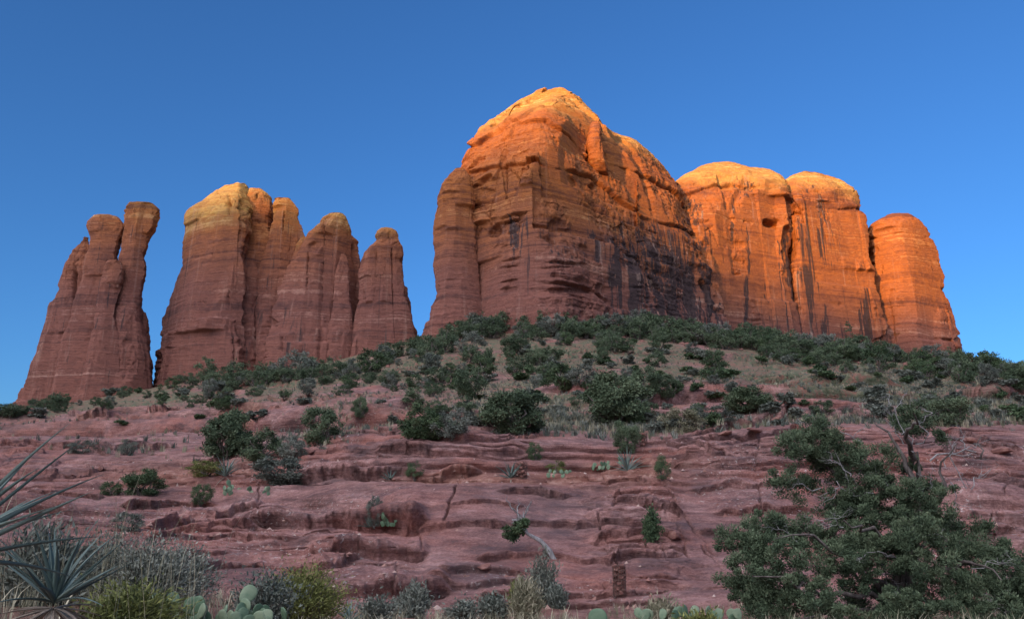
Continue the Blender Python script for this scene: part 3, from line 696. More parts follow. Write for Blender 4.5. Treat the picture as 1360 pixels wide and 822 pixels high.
shape_part('main_wall', wall(ribsE, 62, 860, 520), tE, 15, 1.0, .7, 1.1, cap_z=150, varnish=varE, cap_soft=10, cuts=9, carve=[([(606,200),(640,180),(677,157),(729,151),(760,172),(790,202),(812,222)],1.9),([(805,203),(859,232),(920,280)],1.6),([(615,226),(660,216),(715,208),(798,228),(859,284),(935,318)],1.5),([(583,380),(688,368),(782,377),(837,410),(880,440)],1.4),([(590,300),(680,290),(770,300),(850,345)],1.0),([(590,350),(690,340),(780,350)],0.9),(809,206,7,15,9.0),(700,382,165,5,1.6),(660,352,120,2.5,.8),(745,302,9,22,1.8)], streaks=[([(672,280),(675,330)],6),([(842,330),(846,440)],5),([(893,330),(897,450)],5),([(872,320),(877,430)],4),([(915,350),(920,460)],5),([(943,370),(948,470)],5),([(815,310),(820,380)],6),([(792,300),(797,350)],5)])
shape_part('side_column', column([(480,556,642),(447,560,640),(420,570,640),(395,579,638),(360,577,634),(322,577,632),(290,579,631),(262,583,630),(242,589,628),(230,597,623),(225,604,617)], 259, .8, 300), tE, 16, .75, .8, cap_z=190, varnish=lowv)
shape_part('pillar', column([(250,792,806,282),(232,786,806,274),(215,781,804,271),(190,779,801,270.5),(174,781,799,272),(168,782,797,274),(164,784,795,275)], 262, 1.2, 130, lift=.1), tE, 17, .5, .6, .5, cap_z=160, cuts=6)

# the sunlit massif on the right: two joined buttes and a separate one
def varF(px, py, x, y, z):
    return np.clip(0.36 + 0.5 * sstep(0.0, 0.45, fbm(x * 0.055 + 3, y * 0.055, z * 0.012, 3)) + 0.35 * sstep(400, 440, py), 0, 1)
tF = empty('rock_butte', at(1000, 460, 305), 'orange butte with flat yellow top and dark alcove, right of the tallest butte', 'rock butte')
shape_part('main_wall', wall([
 [(915,520,284),(922,480,286),(925,430,290),(922,380,296),(915,320,304),(906,280,315),(899,250,324),(904,237,333),(926,227,345)],
 [(985,520,294),(985,480,296),(985,430,299),(982,380,302),(978,320,307),(972,280,311),(965,248,317),(962,230,325),(958,215,345)],
 [(1040,520,304),(1038,480,306),(1035,440,308),(1032,390,310),(1030,330,312),(1028,285,313),(1025,252,316),(1018,236,324),(992,222,345)],
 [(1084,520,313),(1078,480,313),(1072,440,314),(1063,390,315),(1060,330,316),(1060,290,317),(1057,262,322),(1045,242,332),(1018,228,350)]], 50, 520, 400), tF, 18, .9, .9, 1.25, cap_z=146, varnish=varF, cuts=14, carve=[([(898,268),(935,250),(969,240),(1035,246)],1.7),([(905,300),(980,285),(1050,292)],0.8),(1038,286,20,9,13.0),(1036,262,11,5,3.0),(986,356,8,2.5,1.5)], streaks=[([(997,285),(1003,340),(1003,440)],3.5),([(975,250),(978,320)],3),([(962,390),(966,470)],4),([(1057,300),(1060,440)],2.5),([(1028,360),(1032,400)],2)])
tG = empty('rock_butte', at(1120, 465, 315), 'orange butte with smooth yellow dome between alcove butte and lone right tower', 'rock butte')
shape_part('main_wall', wall([
 [(1045,520,318),(1050,480,319),(1055,440,320),(1055,390,322),(1053,330,324),(1050,290,327),(1044,258,335),(1045,240,345),(1062,229,360)],
 [(1102,520,314),(1101,480,315),(1100,440,316),(1098,390,319),(1095,340,321),(1092,290,324),(1088,258,329),(1085,240,338),(1082,227,358)],
 [(1166,520,316),(1160,480,318),(1155,445,320),(1147,395,322),(1139,345,324),(1133,300,327),(1126,266,332),(1113,248,341),(1096,231,360)],
 [(1206,520,327),(1197,480,328),(1189,450,329),(1178,405,331),(1165,358,333),(1155,312,337),(1148,280,342),(1136,257,349),(1112,239,362)]], 50, 480, 380), tG, 20, .9, .9, 1.25, cap_z=148, varnish=varF, cuts=14, carve=[([(1050,284),(1101,272),(1148,278)],1.7),([(1055,318),(1105,306),(1158,312)],0.9),(1130,398,17,4,3.2),(1112,390,5,9,1.5)], streaks=[([(1076,350),(1086,420),(1090,458)],4.5),([(1111,392),(1112,460)],3),([(1168,390),(1180,460)],4),([(1160,400),(1170,462)],3),([(1100,300),(1103,340)],3)])
tH = empty('rock_tower', at(1220, 485, 335), 'rounded orange tower standing alone at the right end of the massif', 'rock tower')
shape_part('main_column', column([(525,1158,1300),(490,1160,1284),(467,1160,1279),(420,1158,1269),(390,1157,1260),(356,1156,1247),(326,1155,1236),(307,1157,1227),(297,1163,1217),(292,1171,1210),(288,1181,1204)], 345, .8, 360, power=2.3), tH, 21, .85, .8, 1.35, carve=[([(1150,318),(1200,308),(1240,314)],1.3),([(1150,352),(1200,344),(1250,350)],0.9),([(1150,450),(1220,440),(1285,448)],1.6),([(1178,380),(1190,460)],3,1.4)], cap_z=200, varnish=lowv)
shape_part('cap', column([(294,1176,1214),(290,1182,1212),(287,1190,1209),(285,1196,1206)], 342, .8, 90), tH, 22, .3, .4, cap_z=200)
shape_part('foot_block', column([(520,1268,1330),(500,1274,1318),(488,1280,1305),(478,1282,1296),(470,1284,1292)], 338, .8, 120), tH, 23, .5, .5, cap_z=200)

# the mesa behind the viewer whose evening shadow covers the foreground
hx = np.concatenate([np.linspace(-5200, -500, 60, endpoint=False), np.linspace(-500, 300, 160, endpoint=False), np.linspace(300, 5200, 61)]); heading = np.array([-math.sin(SUN_AZ), -math.cos(SUN_AZ)])
side = np.array([heading[1], -heading[0]])
hz = 753 + 19 * np.exp(-((hx + 155) / 40) ** 2) + 7 * sstep(-112, -70, hx) + 3 * fbm(hx * 0.01, hx * 0 + 2.2, octv=3) - 420 * sstep(2600, 5200, np.abs(hx))
prof = [(-900, 0.0), (-500, 0.75), (-260, 0.985), (0, 1.0), (170, 0.9), (420, 0.45), (900, 0.0)]
HP = np.stack([np.stack([heading[0] * (s - 3000) + side[0] * hx, heading[1] * (s - 3000) + side[1] * hx, hz * f - 25 * (f == 0)], -1) for s, f in prof])
tag(obj('hills', mesh_np('hills', HP, grid_faces(*HP.shape[:2]), True, {'soil': np.full(HP.shape[:2], .6), 'veg': np.full(HP.shape[:2], .4), 'lichen': np.zeros(HP.shape[:2])}), M_SLICK), 'long mesa behind the viewer', kind='structure')

# ---------------------------------------------------------------- plant materials
def leaf_mat(name, dark, mid, light, rough=0.75):
    t = NT(name)
    o = t.n('ObjectInfo').outputs['Random']
    f = t.math('ADD', t.math('MULTIPLY', t.attr('tone'), 0.75), t.math('MULTIPLY', o, 0.25))
    c = t.ramp(f, [(0.1, dark), (0.5, mid), (0.92, light)])
    return t.done(c, rough, None, 0.25)
M_JUN = leaf_mat('juniper_foliage', (.032, .052, .027), (.068, .098, .050), (.135, .17, .092))
M_OAK = leaf_mat('scrub_foliage', (.026, .048, .022), (.055, .088, .038), (.10, .135, .06))
M_SAGE = leaf_mat('sage_foliage', (.065, .078, .062), (.115, .13, .10), (.20, .21, .165))
M_GREY = leaf_mat('grey_twigs', (.075, .084, .062), (.15, .16, .12), (.27, .28, .225))
M_OLIVE = leaf_mat('yellow_green_foliage', (.062, .074, .020), (.128, .142, .038), (.225, .225, .065))
M_STRAW = leaf_mat('straw', (.10, .10, .055), (.21, .195, .12), (.38, .34, .23))
M_AGAVE = leaf_mat('agave_blade', (.070, .105, .090), (.115, .16, .135), (.18, .23, .185), 0.5)
M_DRY = leaf_mat('dry_blade', (.12, .09, .07), (.24, .19, .14), (.38, .32, .25))

def bark_mat(name, a, b):
    t = NT(name)
    P = t.objco()
    n = t.noise(t.vmul(P, (9., 9., 1.5)), 1.5, 6, 0.7)
    return t.done(t.ramp(n, [(.35, a), (.65, b)]), 0.9, t.bump(n, 0.03, 0.8), 0.15)
M_BARK = bark_mat('juniper_bark', (.055, .042, .036), (.17, .145, .125))
M_DEAD = bark_mat('weathered_deadwood', (.13, .12, .112), (.36, .345, .325))

def pad_mat():
    t = NT('cactus_pad')
    P = t.objco()
    v = t.n('TexVoronoi', i_Vector=t.vmul(P, (1., 1., 1.)), feature='F1'); v.inputs['Scale'].default_value = 7.0
    v.inputs['Randomness'].default_value = 0.35
    d = t.ramp(v.outputs['Distance'], [(.10, 1.0), (.17, 0.0)])
    c = t.ramp(t.math('ADD', t.math('MULTIPLY', t.noise(P, 3.0, 4), .6), t.math('MULTIPLY', t.n('ObjectInfo').outputs['Random'], .4)),
               [(.3, (.060, .108, .056)), (.5, (.11, .165, .095)), (.72, (.19, .235, .14))])
    return t.done(t.mix(d, c, (.34, .30, .20)), 0.6, t.bump(d, 0.02, 0.6), 0.3)
M_PAD = pad_mat()
def boulder_mat():
    t = NT('red_boulder')
    P = t.pos()
    n = t.noise(t.vmul(P, (1., 1., 2.)), 3.0, 8, 0.7)
    c = t.ramp(n, [(.35, (.085, .040, .034)), (.5, (.18, .082, .064)), (.65, (.29, .16, .125))])
    return t.done(c, 0.9, t.bump(n, 0.08, 0.9), 0.15)
M_BOULDER = boulder_mat()
def wire_mat():
    t = NT('rusty_wire'); return t.done((.10, .055, .04), 0.7, None, 0.4)
M_WIRE = wire_mat()

# ---------------------------------------------------------------- plant builders
def leaves(C, size, rng, aspect=1.7, up=None, tone=None, jitter=0.4):
    """one small quad per centre, randomly turned (or leaning along `up`)"""
    n = len(C)
    a = rng.normal(size=(n, 3))
    if up is not None: a = a * 0.45 + up
    a /= np.linalg.norm(a, axis=1)[:, None] + 1e-9
    b = np.cross(a, rng.normal(size=(n, 3))); b /= np.linalg.norm(b, axis=1)[:, None] + 1e-9
    s = (size * (1 + jitter * rng.uniform(-1, 1, n)))[:, None]
    a = a * s * aspect * .5; b = b * s * .5
    V = np.stack([C - a * .9 - b * .35, C - a * .1 - b, C + a, C - a * .1 + b], 1).reshape(-1, 3)
    F = np.arange(n * 4).reshape(-1, 4)
    t = rng.rand(n) if tone is None else np.clip(tone + rng.uniform(-.28, .28, n), 0, 1)
    return V, F, np.repeat(t, 4)

class Tubes:
    def __init__(s): s.V, s.F, s.n = [], [], 0
    def add(s, pts, rad, sides=6):
        pts = np.asarray(pts, float); m = len(pts)
        rad = np.linspace(*rad, m) if len(rad) == 2 else np.asarray(rad, float)
        T = np.gradient(pts, axis=0); T /= np.linalg.norm(T, axis=1)[:, None] + 1e-9
        ref = np.array([.31, .17, .93]) if abs(T[0, 2]) < .8 else np.array([1., .1, 0])
        U = np.cross(T, ref); U /= np.linalg.norm(U, axis=1)[:, None] + 1e-9
        W = np.cross(T, U)
        th = np.linspace(0, 2 * np.pi, sides, endpoint=False)
        s.V.append((pts[:, None] + rad[:, None, None] * (np.cos(th)[None, :, None] * U[:, None] + np.sin(th)[None, :, None] * W[:, None])).reshape(-1, 3))
        s.F.append(grid_faces(m, sides, True) + s.n); s.n += m * sides
    def mesh(s, name): 
        V = np.concatenate(s.V)
        return mesh_np(name, V, np.concatenate(s.F), True, {'tone': np.random.RandomState(3).rand(len(V))})

def crooked(p0, p1, rng, n=8, wig=0.12, sag=0.0):
    p0, p1 = np.asarray(p0, float), np.asarray(p1, float)
    t = np.linspace(0, 1, n)[:, None]; L = np.linalg.norm(p1 - p0)
    w = np.cumsum(rng.normal(size=(n, 3)), 0); w -= w[0] + (w[-1] - w[0]) * t
    return p0 + (p1 - p0) * t + w * wig * L / math.sqrt(n) + np.array([0, 0, 1.0]) * sag * L * np.sin(t * np.pi)

def twigs(T, p, d, length, rad, rng, depth=3, sides=5, spread=0.8):
    """bare forking branch"""
    d = d / np.linalg.norm(d); e = p + d * length
    P = crooked(p, e, rng, 6, 0.22)
    T.add(P, (rad, rad * .5), sides)
    if depth > 0:
        for k in range(rng.randint(2, 4)):
            i = rng.randint(2, 6)
            nd = d + rng.normal(size=3) * spread * np.array([1, 1, .8])
            twigs(T, P[i], nd, length * rng.uniform(.4, .75), rad * .55, rng, depth - 1, max(3, sides - 1), spread)

def cloud(clumps, n, rng, shell=0.55):
    """leaf centres spread through clump ellipsoids, denser to the outside; with the clump's tone"""
    cl = np.array([c[:3] for c in clumps]); r = np.array([c[3] for c in clumps]); w = r ** 2; w = w / w.sum()
    i = rng.choice(len(cl), n, p=w)
    d = rng.normal(size=(n, 3)); d /= np.linalg.norm(d, axis=1)[:, None]
    rr = (1 - (1 - shell) * rng.rand(n) ** 1.3) * (1 + .16 * rng.normal(size=n))
    tone = rng.uniform(.18, .8, len(cl))[i]
    return cl[i] + d * (r[i] * rr)[:, None] * np.array([1, 1, .8]), tone, d

def tree_meshes(seed, n, leaf, wide=1.0, nclump=38, low=0.10, ragged=1.0):
    """a unit-high bushy tree: crown mesh and trunk mesh"""
    rng = np.random.RandomState(seed)
    cl = []
    for k in range(nclump):
        a = rng.uniform(0, 2 * np.pi); zz = rng.uniform(low, 0.92)
        prof = math.sin(min(1, (zz + 0.12) / 0.62) * math.pi / 2) * (1 - max(0, zz - .45) ** 1.3 * 1.35)
        rad = 0.50 * wide * prof * rng.uniform(.45, 1.0)
        cl.append((rad * math.cos(a), rad * math.sin(a), zz * (0.9 + 0.12 * rng.rand()), rng.uniform(.06, .165) * (1 if zz < .7 else .75)))
    C, tone, d = cloud(cl, n, rng, 0.35)
    C = C + rng.normal(size=C.shape) * 0.03 * ragged
    C[:, 2] = np.maximum(C[:, 2], 0.01)
    V, F, tn = leaves(C, leaf, rng, 1.6, d * .6 + np.array([0, 0, .4]), tone)
    crown = mesh_np('crown', V, F, False, {'tone': tn})
    T = Tubes()
    for k in range(min(9, nclump)):
        c = cl[k]
        T.add(crooked((rng.uniform(-.03, .03), rng.uniform(-.03, .03), -.06), np.array(c[:3]) * rng.uniform(.9, 1.25), rng, 7, .16), (.030, .006), 5)
    return crown, T.mesh('trunk')

def make_tree(name, seed, n, leaf, mat, loc, sc, label, cat, group=None, rz=0.0, **kw):
    cr, tr = tree_meshes(seed, n, leaf, **kw)
    root = empty(name, loc, label, cat, group, rz, sc)
    obj('crown', cr, mat, root); obj('trunk', tr, M_BARK, root)
    return root

def place(px, py): 
    p = ground_at(px, py); p[2] -= 0.05; return p
def px_size(p, npx):
    """metres that npx pixels span at a ground point"""
    return npx / FPX * (p[1] * math.cos(PITCH) + (p[2] - CAMZ) * math.sin(PITCH))

rv = np.random.RandomState(21)
# --- the belt of junipers along the foot of the cliffs (six shapes, copied)
far_protos = []
belt_px = [-20, 20, 100, 200, 300, 400, 480, 560, 620, 700, 760, 850, 950, 1050, 1150, 1250, 1370]
belt_up = [548, 546, 524, 498, 508, 496, 490, 464, 444, 439, 442, 444, 452, 463, 474, 488, 502]
belt_lo = [556, 552, 545, 542, 538, 528, 522, 518, 512, 490, 470, 472, 476, 484, 500, 516, 528]
ZONES = [(225, 'juniper belt at the left spire', 'dark juniper in the belt below the leaning twin-topped spire'),
         (470, 'juniper belt at the broad tower', 'dark juniper in the belt below the broad tower and pointed spire'),
         (600, 'juniper slope at the gap', 'dark juniper climbing the slope below the gap left of the tallest butte'),
         (930, 'juniper belt at the tallest butte', 'dark juniper in the belt along the foot of the tallest butte'),
         (1190, 'juniper belt at the orange buttes', 'dark juniper in the belt along the foot of the sunlit orange buttes'),
         (9999, 'juniper ridge at the right edge', 'dark juniper on the ridge beneath the lone tower toward the right edge')]
def zone(px):
    for lim, g, l in ZONES:
        if px < lim: return g, l
KIN = [('juniper', M_JUN, 'dark juniper', 'juniper', '')] * 6 + [('scrub_oak', M_OAK, 'green scrub oak', 'bush', ', scrub oaks')] * 2 + [('shrub', M_SAGE, 'grey-green bush', 'shrub', ', grey bushes')] * 2
def belt_tree(px, py, hpx):
    p = place(px, py); h = px_size(p, hpx); g, l = zone(px)
    k = rv.randint(10); wide = rv.uniform(.9, 1.35)
    sc = (h * wide, h * wide, h)
    if k >= len(far_protos):
        k = len(far_protos)
        t = make_tree(*KIN[k][:1], 100 + k, 3200, .034, KIN[k][1], p, sc, l.replace('dark juniper', KIN[k][2]), KIN[k][3], g + KIN[k][4], rv.uniform(0, 6.28), wide=1.0 + .12 * (k % 3))
        far_protos.append(t)
    else: t = copy_thing(far_protos[k], p, rv.uniform(0, 6.28), sc, l.replace('dark juniper', KIN[k][2]), g + KIN[k][4])
    return t
for px in np.sort(np.concatenate([np.arange(-14, 1375, 8.5), np.arange(560, 1375, 12.0)])):                      # the crisp upper line of trees
    if rv.rand() < .86:
        u = np.interp(px, belt_px, belt_up)
        belt_tree(px + rv.uniform(-4, 4), u + rv.uniform(0, 10), rv.uniform(16, 33) * (.62 if px < 260 else 1))
for k in range(85):
    px = rv.uniform(-10, 1370); u, l_ = np.interp(px, belt_px, belt_up), np.interp(px, belt_px, belt_lo)
    if px < 560 and rv.rand() < .35: continue
    belt_tree(px, u + 6 + (l_ - u - 6) * rv.rand() ** 1.2, rv.uniform(13, 29) * (.65 if px < 260 else 1))
for px, py, h in ((607, 452, 30), (640, 446, 34), (655, 450, 28), (752, 448, 26), (795, 446, 30), (852, 444, 34), (868, 447, 28), (905, 452, 26), (590, 470, 34), (572, 480, 32), (1020, 470, 26), (1045, 472, 30), (1230, 505, 28), (1280, 508, 36), (1310, 512, 30), (1345, 516, 34), (1362, 514, 30), (625, 470, 30), (690, 470, 28)):
    belt_tree(px, py, h)

for k in range(75):                                       # low thick growth below the spires at left
    px = rv.uniform(15, 560); u, l_ = np.interp(px, belt_px, belt_up), np.interp(px, belt_px, belt_lo)
    belt_tree(px, u + 2 + (l_ - u) * rv.rand(), rv.uniform(8, 15))
# --- the thicker growth on the middle slope
for k in range(46):
    px = rv.uniform(545, 965); py = rv.uniform(478, 566)
    if 600 < px < 780 and py > 540 and rv.rand() < .7: continue
    t = belt_tree(px, py, rv.uniform(13, 30)); kn = t['label'].split(' in ')[0].split(' climbing')[0].split(' on ')[0]; t['label'] = kn + ' among low brush on the middle slope, well below the tallest butte'; t['group'] = kn + 's on the middle slope'

# --- low brush over the open hillside
small_protos = {}
def shrub(kind, px, py, wpx, hpx, label, group=None, mat=None):
    p = place(px, py); w, h = px_size(p, wpx), px_size(p, hpx)
    key = (kind, rv.randint(4)); sc = (w, w, h)
    if key in small_protos:
        return copy_thing(small_protos[key], p, rv.uniform(0, 6.28), sc, label, group)
    n = {'sage': 900, 'oak': 1100, 'olive': 900}[kind]
    rng = np.random.RandomState(300 + len(small_protos))
    cl = [(rng.uniform(-.33, .33), rng.uniform(-.33, .33), rng.uniform(.15, .72), rng.uniform(.14, .26)) for _ in range(13)]
    C, tone, d = cloud(cl, n, rng, .3); C[:, 2] = np.abs(C[:, 2])
    V, F, tn = leaves(C, .085, rng, 2.0, d * .5 + np.array([0, 0, .6]), tone)
    T = Tubes()
    for c in cl[:7]: T.add(crooked((0, 0, -.05), c[:3], rng, 5, .15), (.022, .008), 4)
    root = empty('shrub', p, label, 'shrub', group, rv.uniform(0, 6.28), sc)
    obj('foliage', mesh_np('foliage', V, F, False, {'tone': tn}), {'sage': M_SAGE, 'oak': M_OAK, 'olive': M_OLIVE}[kind], root)
    obj('stems', T.mesh('stems'), M_BARK, root)
    small_protos[key] = root
    return root
SL = {'sage': ('grey-green brush on the hillside', 'small grey-green bush scattered over the open hillside under the buttes'),
      'oak': ('dark brush on the hillside', 'small dark green bush scattered over the open hillside under the buttes')}
n_ok = 0
while n_ok < 178:
    px = rv.uniform(-5, 1365); lo = np.interp(px, belt_px, belt_lo)
    py = rv.uniform(lo - 22, np.interp(px, [0, 250, 450, 560, 900, 1100, 1360], [566, 575, 560, 578, 575, 560, 568]))
    if py < np.interp(px, belt_px, belt_up) + 12: continue
    dens = .25 + .75 * sstep(520, 600, px) 
    if px < 480 and 528 < py: dens = .14
    if 380 < px < 610 and 520 < py < 545: dens = .10
    if px > 1000 and 515 < py < 530: dens *= .45
    if rv.rand() > dens: continue
    kind = 'sage' if rv.rand() < (.62 if py > 470 else .4) else 'oak'
    s = rv.uniform(9, 19) * np.interp(py, [450, 580], [.8, 1.35])
    shrub(kind, px, py, s * rv.uniform(1.0, 1.6), s * rv.uniform(.6, .95), SL[kind][1], SL[kind][0]); n_ok += 1

# --- the bushes one can tell apart
mid_protos = []
def mid_tree(px, py, wpx, hpx, label, mat=None, n=8000, name='juniper', seed=None, **kw):
    p = place(px, py); w, h = px_size(p, wpx), px_size(p, hpx)
    kw.setdefault('low', .06)
    return make_tree(name, seed or (500 + int(px)), int(n * 1.7), .025, mat or M_JUN, p, (w, w, h), label, kw.pop('cat', 'juniper'), None, rv.uniform(0, 6.28), **kw)
mid_tree(300, 609, 74, 66, 'large dark juniper with a pointed top on the left slickrock', n=11000, nclump=52)
mid_tree(346, 611, 56, 46, 'low rounded juniper against the right side of the pointed one', n=6000)
mid_tree(428, 591, 56, 52, 'rounded juniper on the rim left of the long rock mound', n=6500)
mid_tree(479, 555, 24, 29, 'small round juniper alone on pale bedrock left of the middle')
mid_tree(562, 583, 66, 48, 'wide bright green scrub oak behind the long rock mound', M_OAK, 7500, 'scrub_oak', cat='bush')
mid_tree(600, 582, 52, 44, 'grey-green twiggy bush touching the wide scrub oak', M_SAGE, 4200, 'shrub', cat='shrub')
mid_tree(686, 576, 84, 66, 'dark broad juniper at the middle of the hillside with gaps in its crown', n=11000, nclump=54)
mid_tree(625, 531, 50, 46, 'dark juniper on the slope above the wide scrub oak', n=5500)
mid_tree(818, 565, 92, 72, 'largest sprawling juniper of the middle slope, right of the broad one', n=11000, nclump=56)
mid_tree(858, 540, 44, 46, 'upright dark juniper behind the sprawling one', n=5000)
mid_tree(885, 535, 40, 34, 'small juniper to the right of the upright dark one', n=4500)
mid_tree(832, 602, 40, 46, 'small juniper standing on the lip of the bedrock below the sprawling one', n=5500)
mid_tree(992, 549, 68, 40, 'wide rounded juniper alone at the edge of the grassy slope', n=10000, nclump=48)
mid_tree(1094, 551, 34, 22, 'low flat juniper behind the top of the big foreground juniper', n=3500)
mid_tree(1262, 566, 66, 44, 'scraggly juniper on the right slickrock behind bare grey branches', n=5000, ragged=1.8)
mid_tree(715, 486, 36, 30, 'juniper high on the slope under the left corner of the dark wall', n=4000)
mid_tree(745, 520, 52, 36, 'bright green scrub bush midway up the central slope', M_OAK, 5500, 'scrub_oak', cat='bush')
mid_tree(516, 514, 30, 25, 'rounded juniper on the slope below the slimmer spire', n=3500)
mid_tree(300, 545, 34, 20, 'bright green bush beneath the broad tower', M_OAK, 3500, 'scrub_oak', cat='bush')
mid_tree(190, 657, 56, 38, 'dense green manzanita bush on the left ledges', M_OAK, 6500, 'manzanita', cat='bush')
mid_tree(147, 658, 30, 24, 'small manzanita bush left of the dense green one', M_OAK, 3500, 'manzanita', cat='bush')
mid_tree(268, 672, 30, 30, 'upright green shrub on red soil above the split ledges', M_OAK, 3500, 'shrub', cat='shrub')
mid_tree(372, 644, 82, 42, 'wide grey-green shrub below the two left junipers', M_SAGE, 6000, 'shrub', cat='shrub')
mid_tree(390, 610, 40, 34, 'grey-green shrub between the left junipers and the rock mound', M_SAGE, 4000, 'shrub', cat='shrub')
mid_tree(275, 632, 58, 24, 'pale yellow-green grassy bush under the pointed juniper', M_OLIVE, 4200, 'shrub', cat='shrub')
mid_tree(168, 603, 26, 22, 'small dark shrub on bare rock at the left', M_SAGE, 2500, 'shrub', cat='shrub')
mid_tree(108, 602, 40, 20, 'spreading grey-green shrub on the far left rock', M_SAGE, 3000, 'shrub', cat='shrub')
mid_tree(170, 704, 44, 28, 'grey-green shrub in the hollow of the left ledges', M_SAGE, 3500, 'shrub', cat='shrub')
mid_tree(551, 638, 25, 28, 'round dark green shrub at the foot of the rock mound', M_OAK, 3000, 'shrub', cat='shrub')
mid_tree(711, 611, 24, 26, 'round olive shrub on the bench beside the rock-filled basket', M_OAK, 3000, 'shrub', cat='shrub')
mid_tree(880, 638, 24, 34, 'narrow upright shrub right of the layered plates', M_OAK, 3000, 'shrub', cat='shrub')
mid_tree(738, 628, 30, 20, 'yellow-green low shrub on the middle bench', M_OLIVE, 2500, 'shrub', cat='shrub')
mid_tree(905, 574, 60, 34, 'pale straw-coloured bunch of brush above the right ledges', M_STRAW, 4500, 'shrub', cat='shrub')
mid_tree(955, 560, 50, 24, 'grey-green brush left of the wide rounded juniper', M_SAGE, 3500, 'shrub', cat='shrub')
mid_tree(498, 698, 26, 42, 'tall grey-green shrub beside a prickly pear on the ledge', M_SAGE, 3500, 'shrub', cat='shrub')

# a slender conifer at the foot of the orange buttes, and a bare snag
p = place(1131, 470); h = px_size(p, 46)
rt = empty('pine_tree', p, 'tall slender conifer standing out against the foot of the orange buttes', 'pine')
rng = np.random.RandomState(77); T = Tubes(); T.add(crooked((0, 0, -.3), (0, 0, h), rng, 9, .03), (.16, .03), 6)
Cs, Ds = [], []
for k in range(26):
    zz = rng.uniform(.2, .98); a = rng.uniform(0, 6.28); L = h * (.30 * (1 - zz) + .05) * rng.uniform(.6, 1.1)
    e = np.array([math.cos(a) * L, math.sin(a) * L, zz * h + .1]); T.add(crooked((0, 0, zz * h - .1), e, rng, 4, .1), (.04, .012), 4)
    m = 45; t = rng.uniform(.3, 1.05, m)[:, None]; Cs.append(np.array([0, 0, zz * h]) * (1 - t) + e * t + rng.normal(size=(m, 3)) * .17); Ds.append(np.repeat(rng.uniform(.2, .6), m))
V, F, tn = leaves(np.concatenate(Cs), .2, rng, 1.8, None, np.concatenate(Ds))
obj('crown', mesh_np('crown', V, F, False, {'tone': tn}), M_JUN, rt); obj('trunk', T.mesh('trunk'), M_BARK, rt)
def snag(px, py, hpx, label, seed, mat, depth=3, lean=(0.1, 0, 1)):
    p = place(px, py); h = px_size(p, hpx); T = Tubes()
    twigs(T, np.array([0, 0, -.1]), np.array(lean, float), h * .62, h * .035, np.random.RandomState(seed), depth, 6, .7)
    return tag(obj('dead_tree', T.mesh('dead_tree'), mat), label, 'dead tree'), p
for a in ((1236, 534, 26, 'small bare dead tree on the grassy slope at right', 5, M_BARK), (1300, 607, 40, 'bare dark dead trunk near the right edge', 6, M_BARK, 1, (0, 0, 1)),
          (1152, 466, 26, 'thin bare grey tree beside the slender conifer', 8, M_DEAD)):
    o, p = snag(*a); o.location = p

# ---------------------------------------------------------------- the big juniper at the near right
rng = np.random.RandomState(4)
JB = ground_y(1190, 9.6); JB[2] -= 0.1
def jp(px, py, Yo): return at(px, py, 9.6 + Yo) - JB                          # local point of the tree seen at a pixel
tJ = empty('juniper', JB, 'large ragged juniper with bare grey branches filling the near right corner', 'juniper')
# trunks and limbs
TT = Tubes()
trunk_top = jp(1215, 600, .25)
for k, (ox, oy) in enumerate(((0, 0), (.07, .02), (-.06, .04), (.03, -.06))):
    Pk = crooked((ox * 1.5, oy * 1.5, -.3), jp(1212, 690, .2) + np.array([ox, oy, 0]), rng, 8, .05)
    Pk2 = crooked(Pk[-1], trunk_top + np.array([ox, oy, 0]) * .5, rng, 6, .05)
    TT.add(np.concatenate([Pk, Pk2[1:]]), (.066, .012), 8)
limbs = [((1200, 805), (1125, 740), (1030, 715)), ((1190, 810), (1090, 790), (1000, 765)), ((1212, 720), (1150, 668), (1095, 625)), ((1150, 668), (1110, 630), (1062, 590)),
         ((1212, 690), (1255, 655), (1270, 590)), ((1215, 760), (1280, 745), (1330, 770)), ((1205, 790), (1280, 800), (1350, 805)), ((1210, 740), (1160, 700), (1120, 690)),
         ((1214, 640), (1190, 590), (1160, 560)), ((1214, 610), (1205, 570), (1213, 548)), ((1200, 780), (1140, 770), (1085, 690)), ((1205, 770), (1230, 720), (1245, 700)), ((1190, 812), (1130, 810), (1060, 822))]
ends = []
for a, b, c in limbs:
    yo = rng.uniform(-.9, .9)
    A, B, Cc = jp(*a, .1), jp(*b, yo * .5), jp(*c, yo)
    L1, L2 = crooked(A, B, rng, 6, .12), crooked(B, Cc, rng, 6, .16)
    TT.add(np.concatenate([L1, L2[1:]]), (.036, .006), 7); ends.append(Cc)
obj('trunk', TT.mesh('trunk'), M_BARK, tJ)
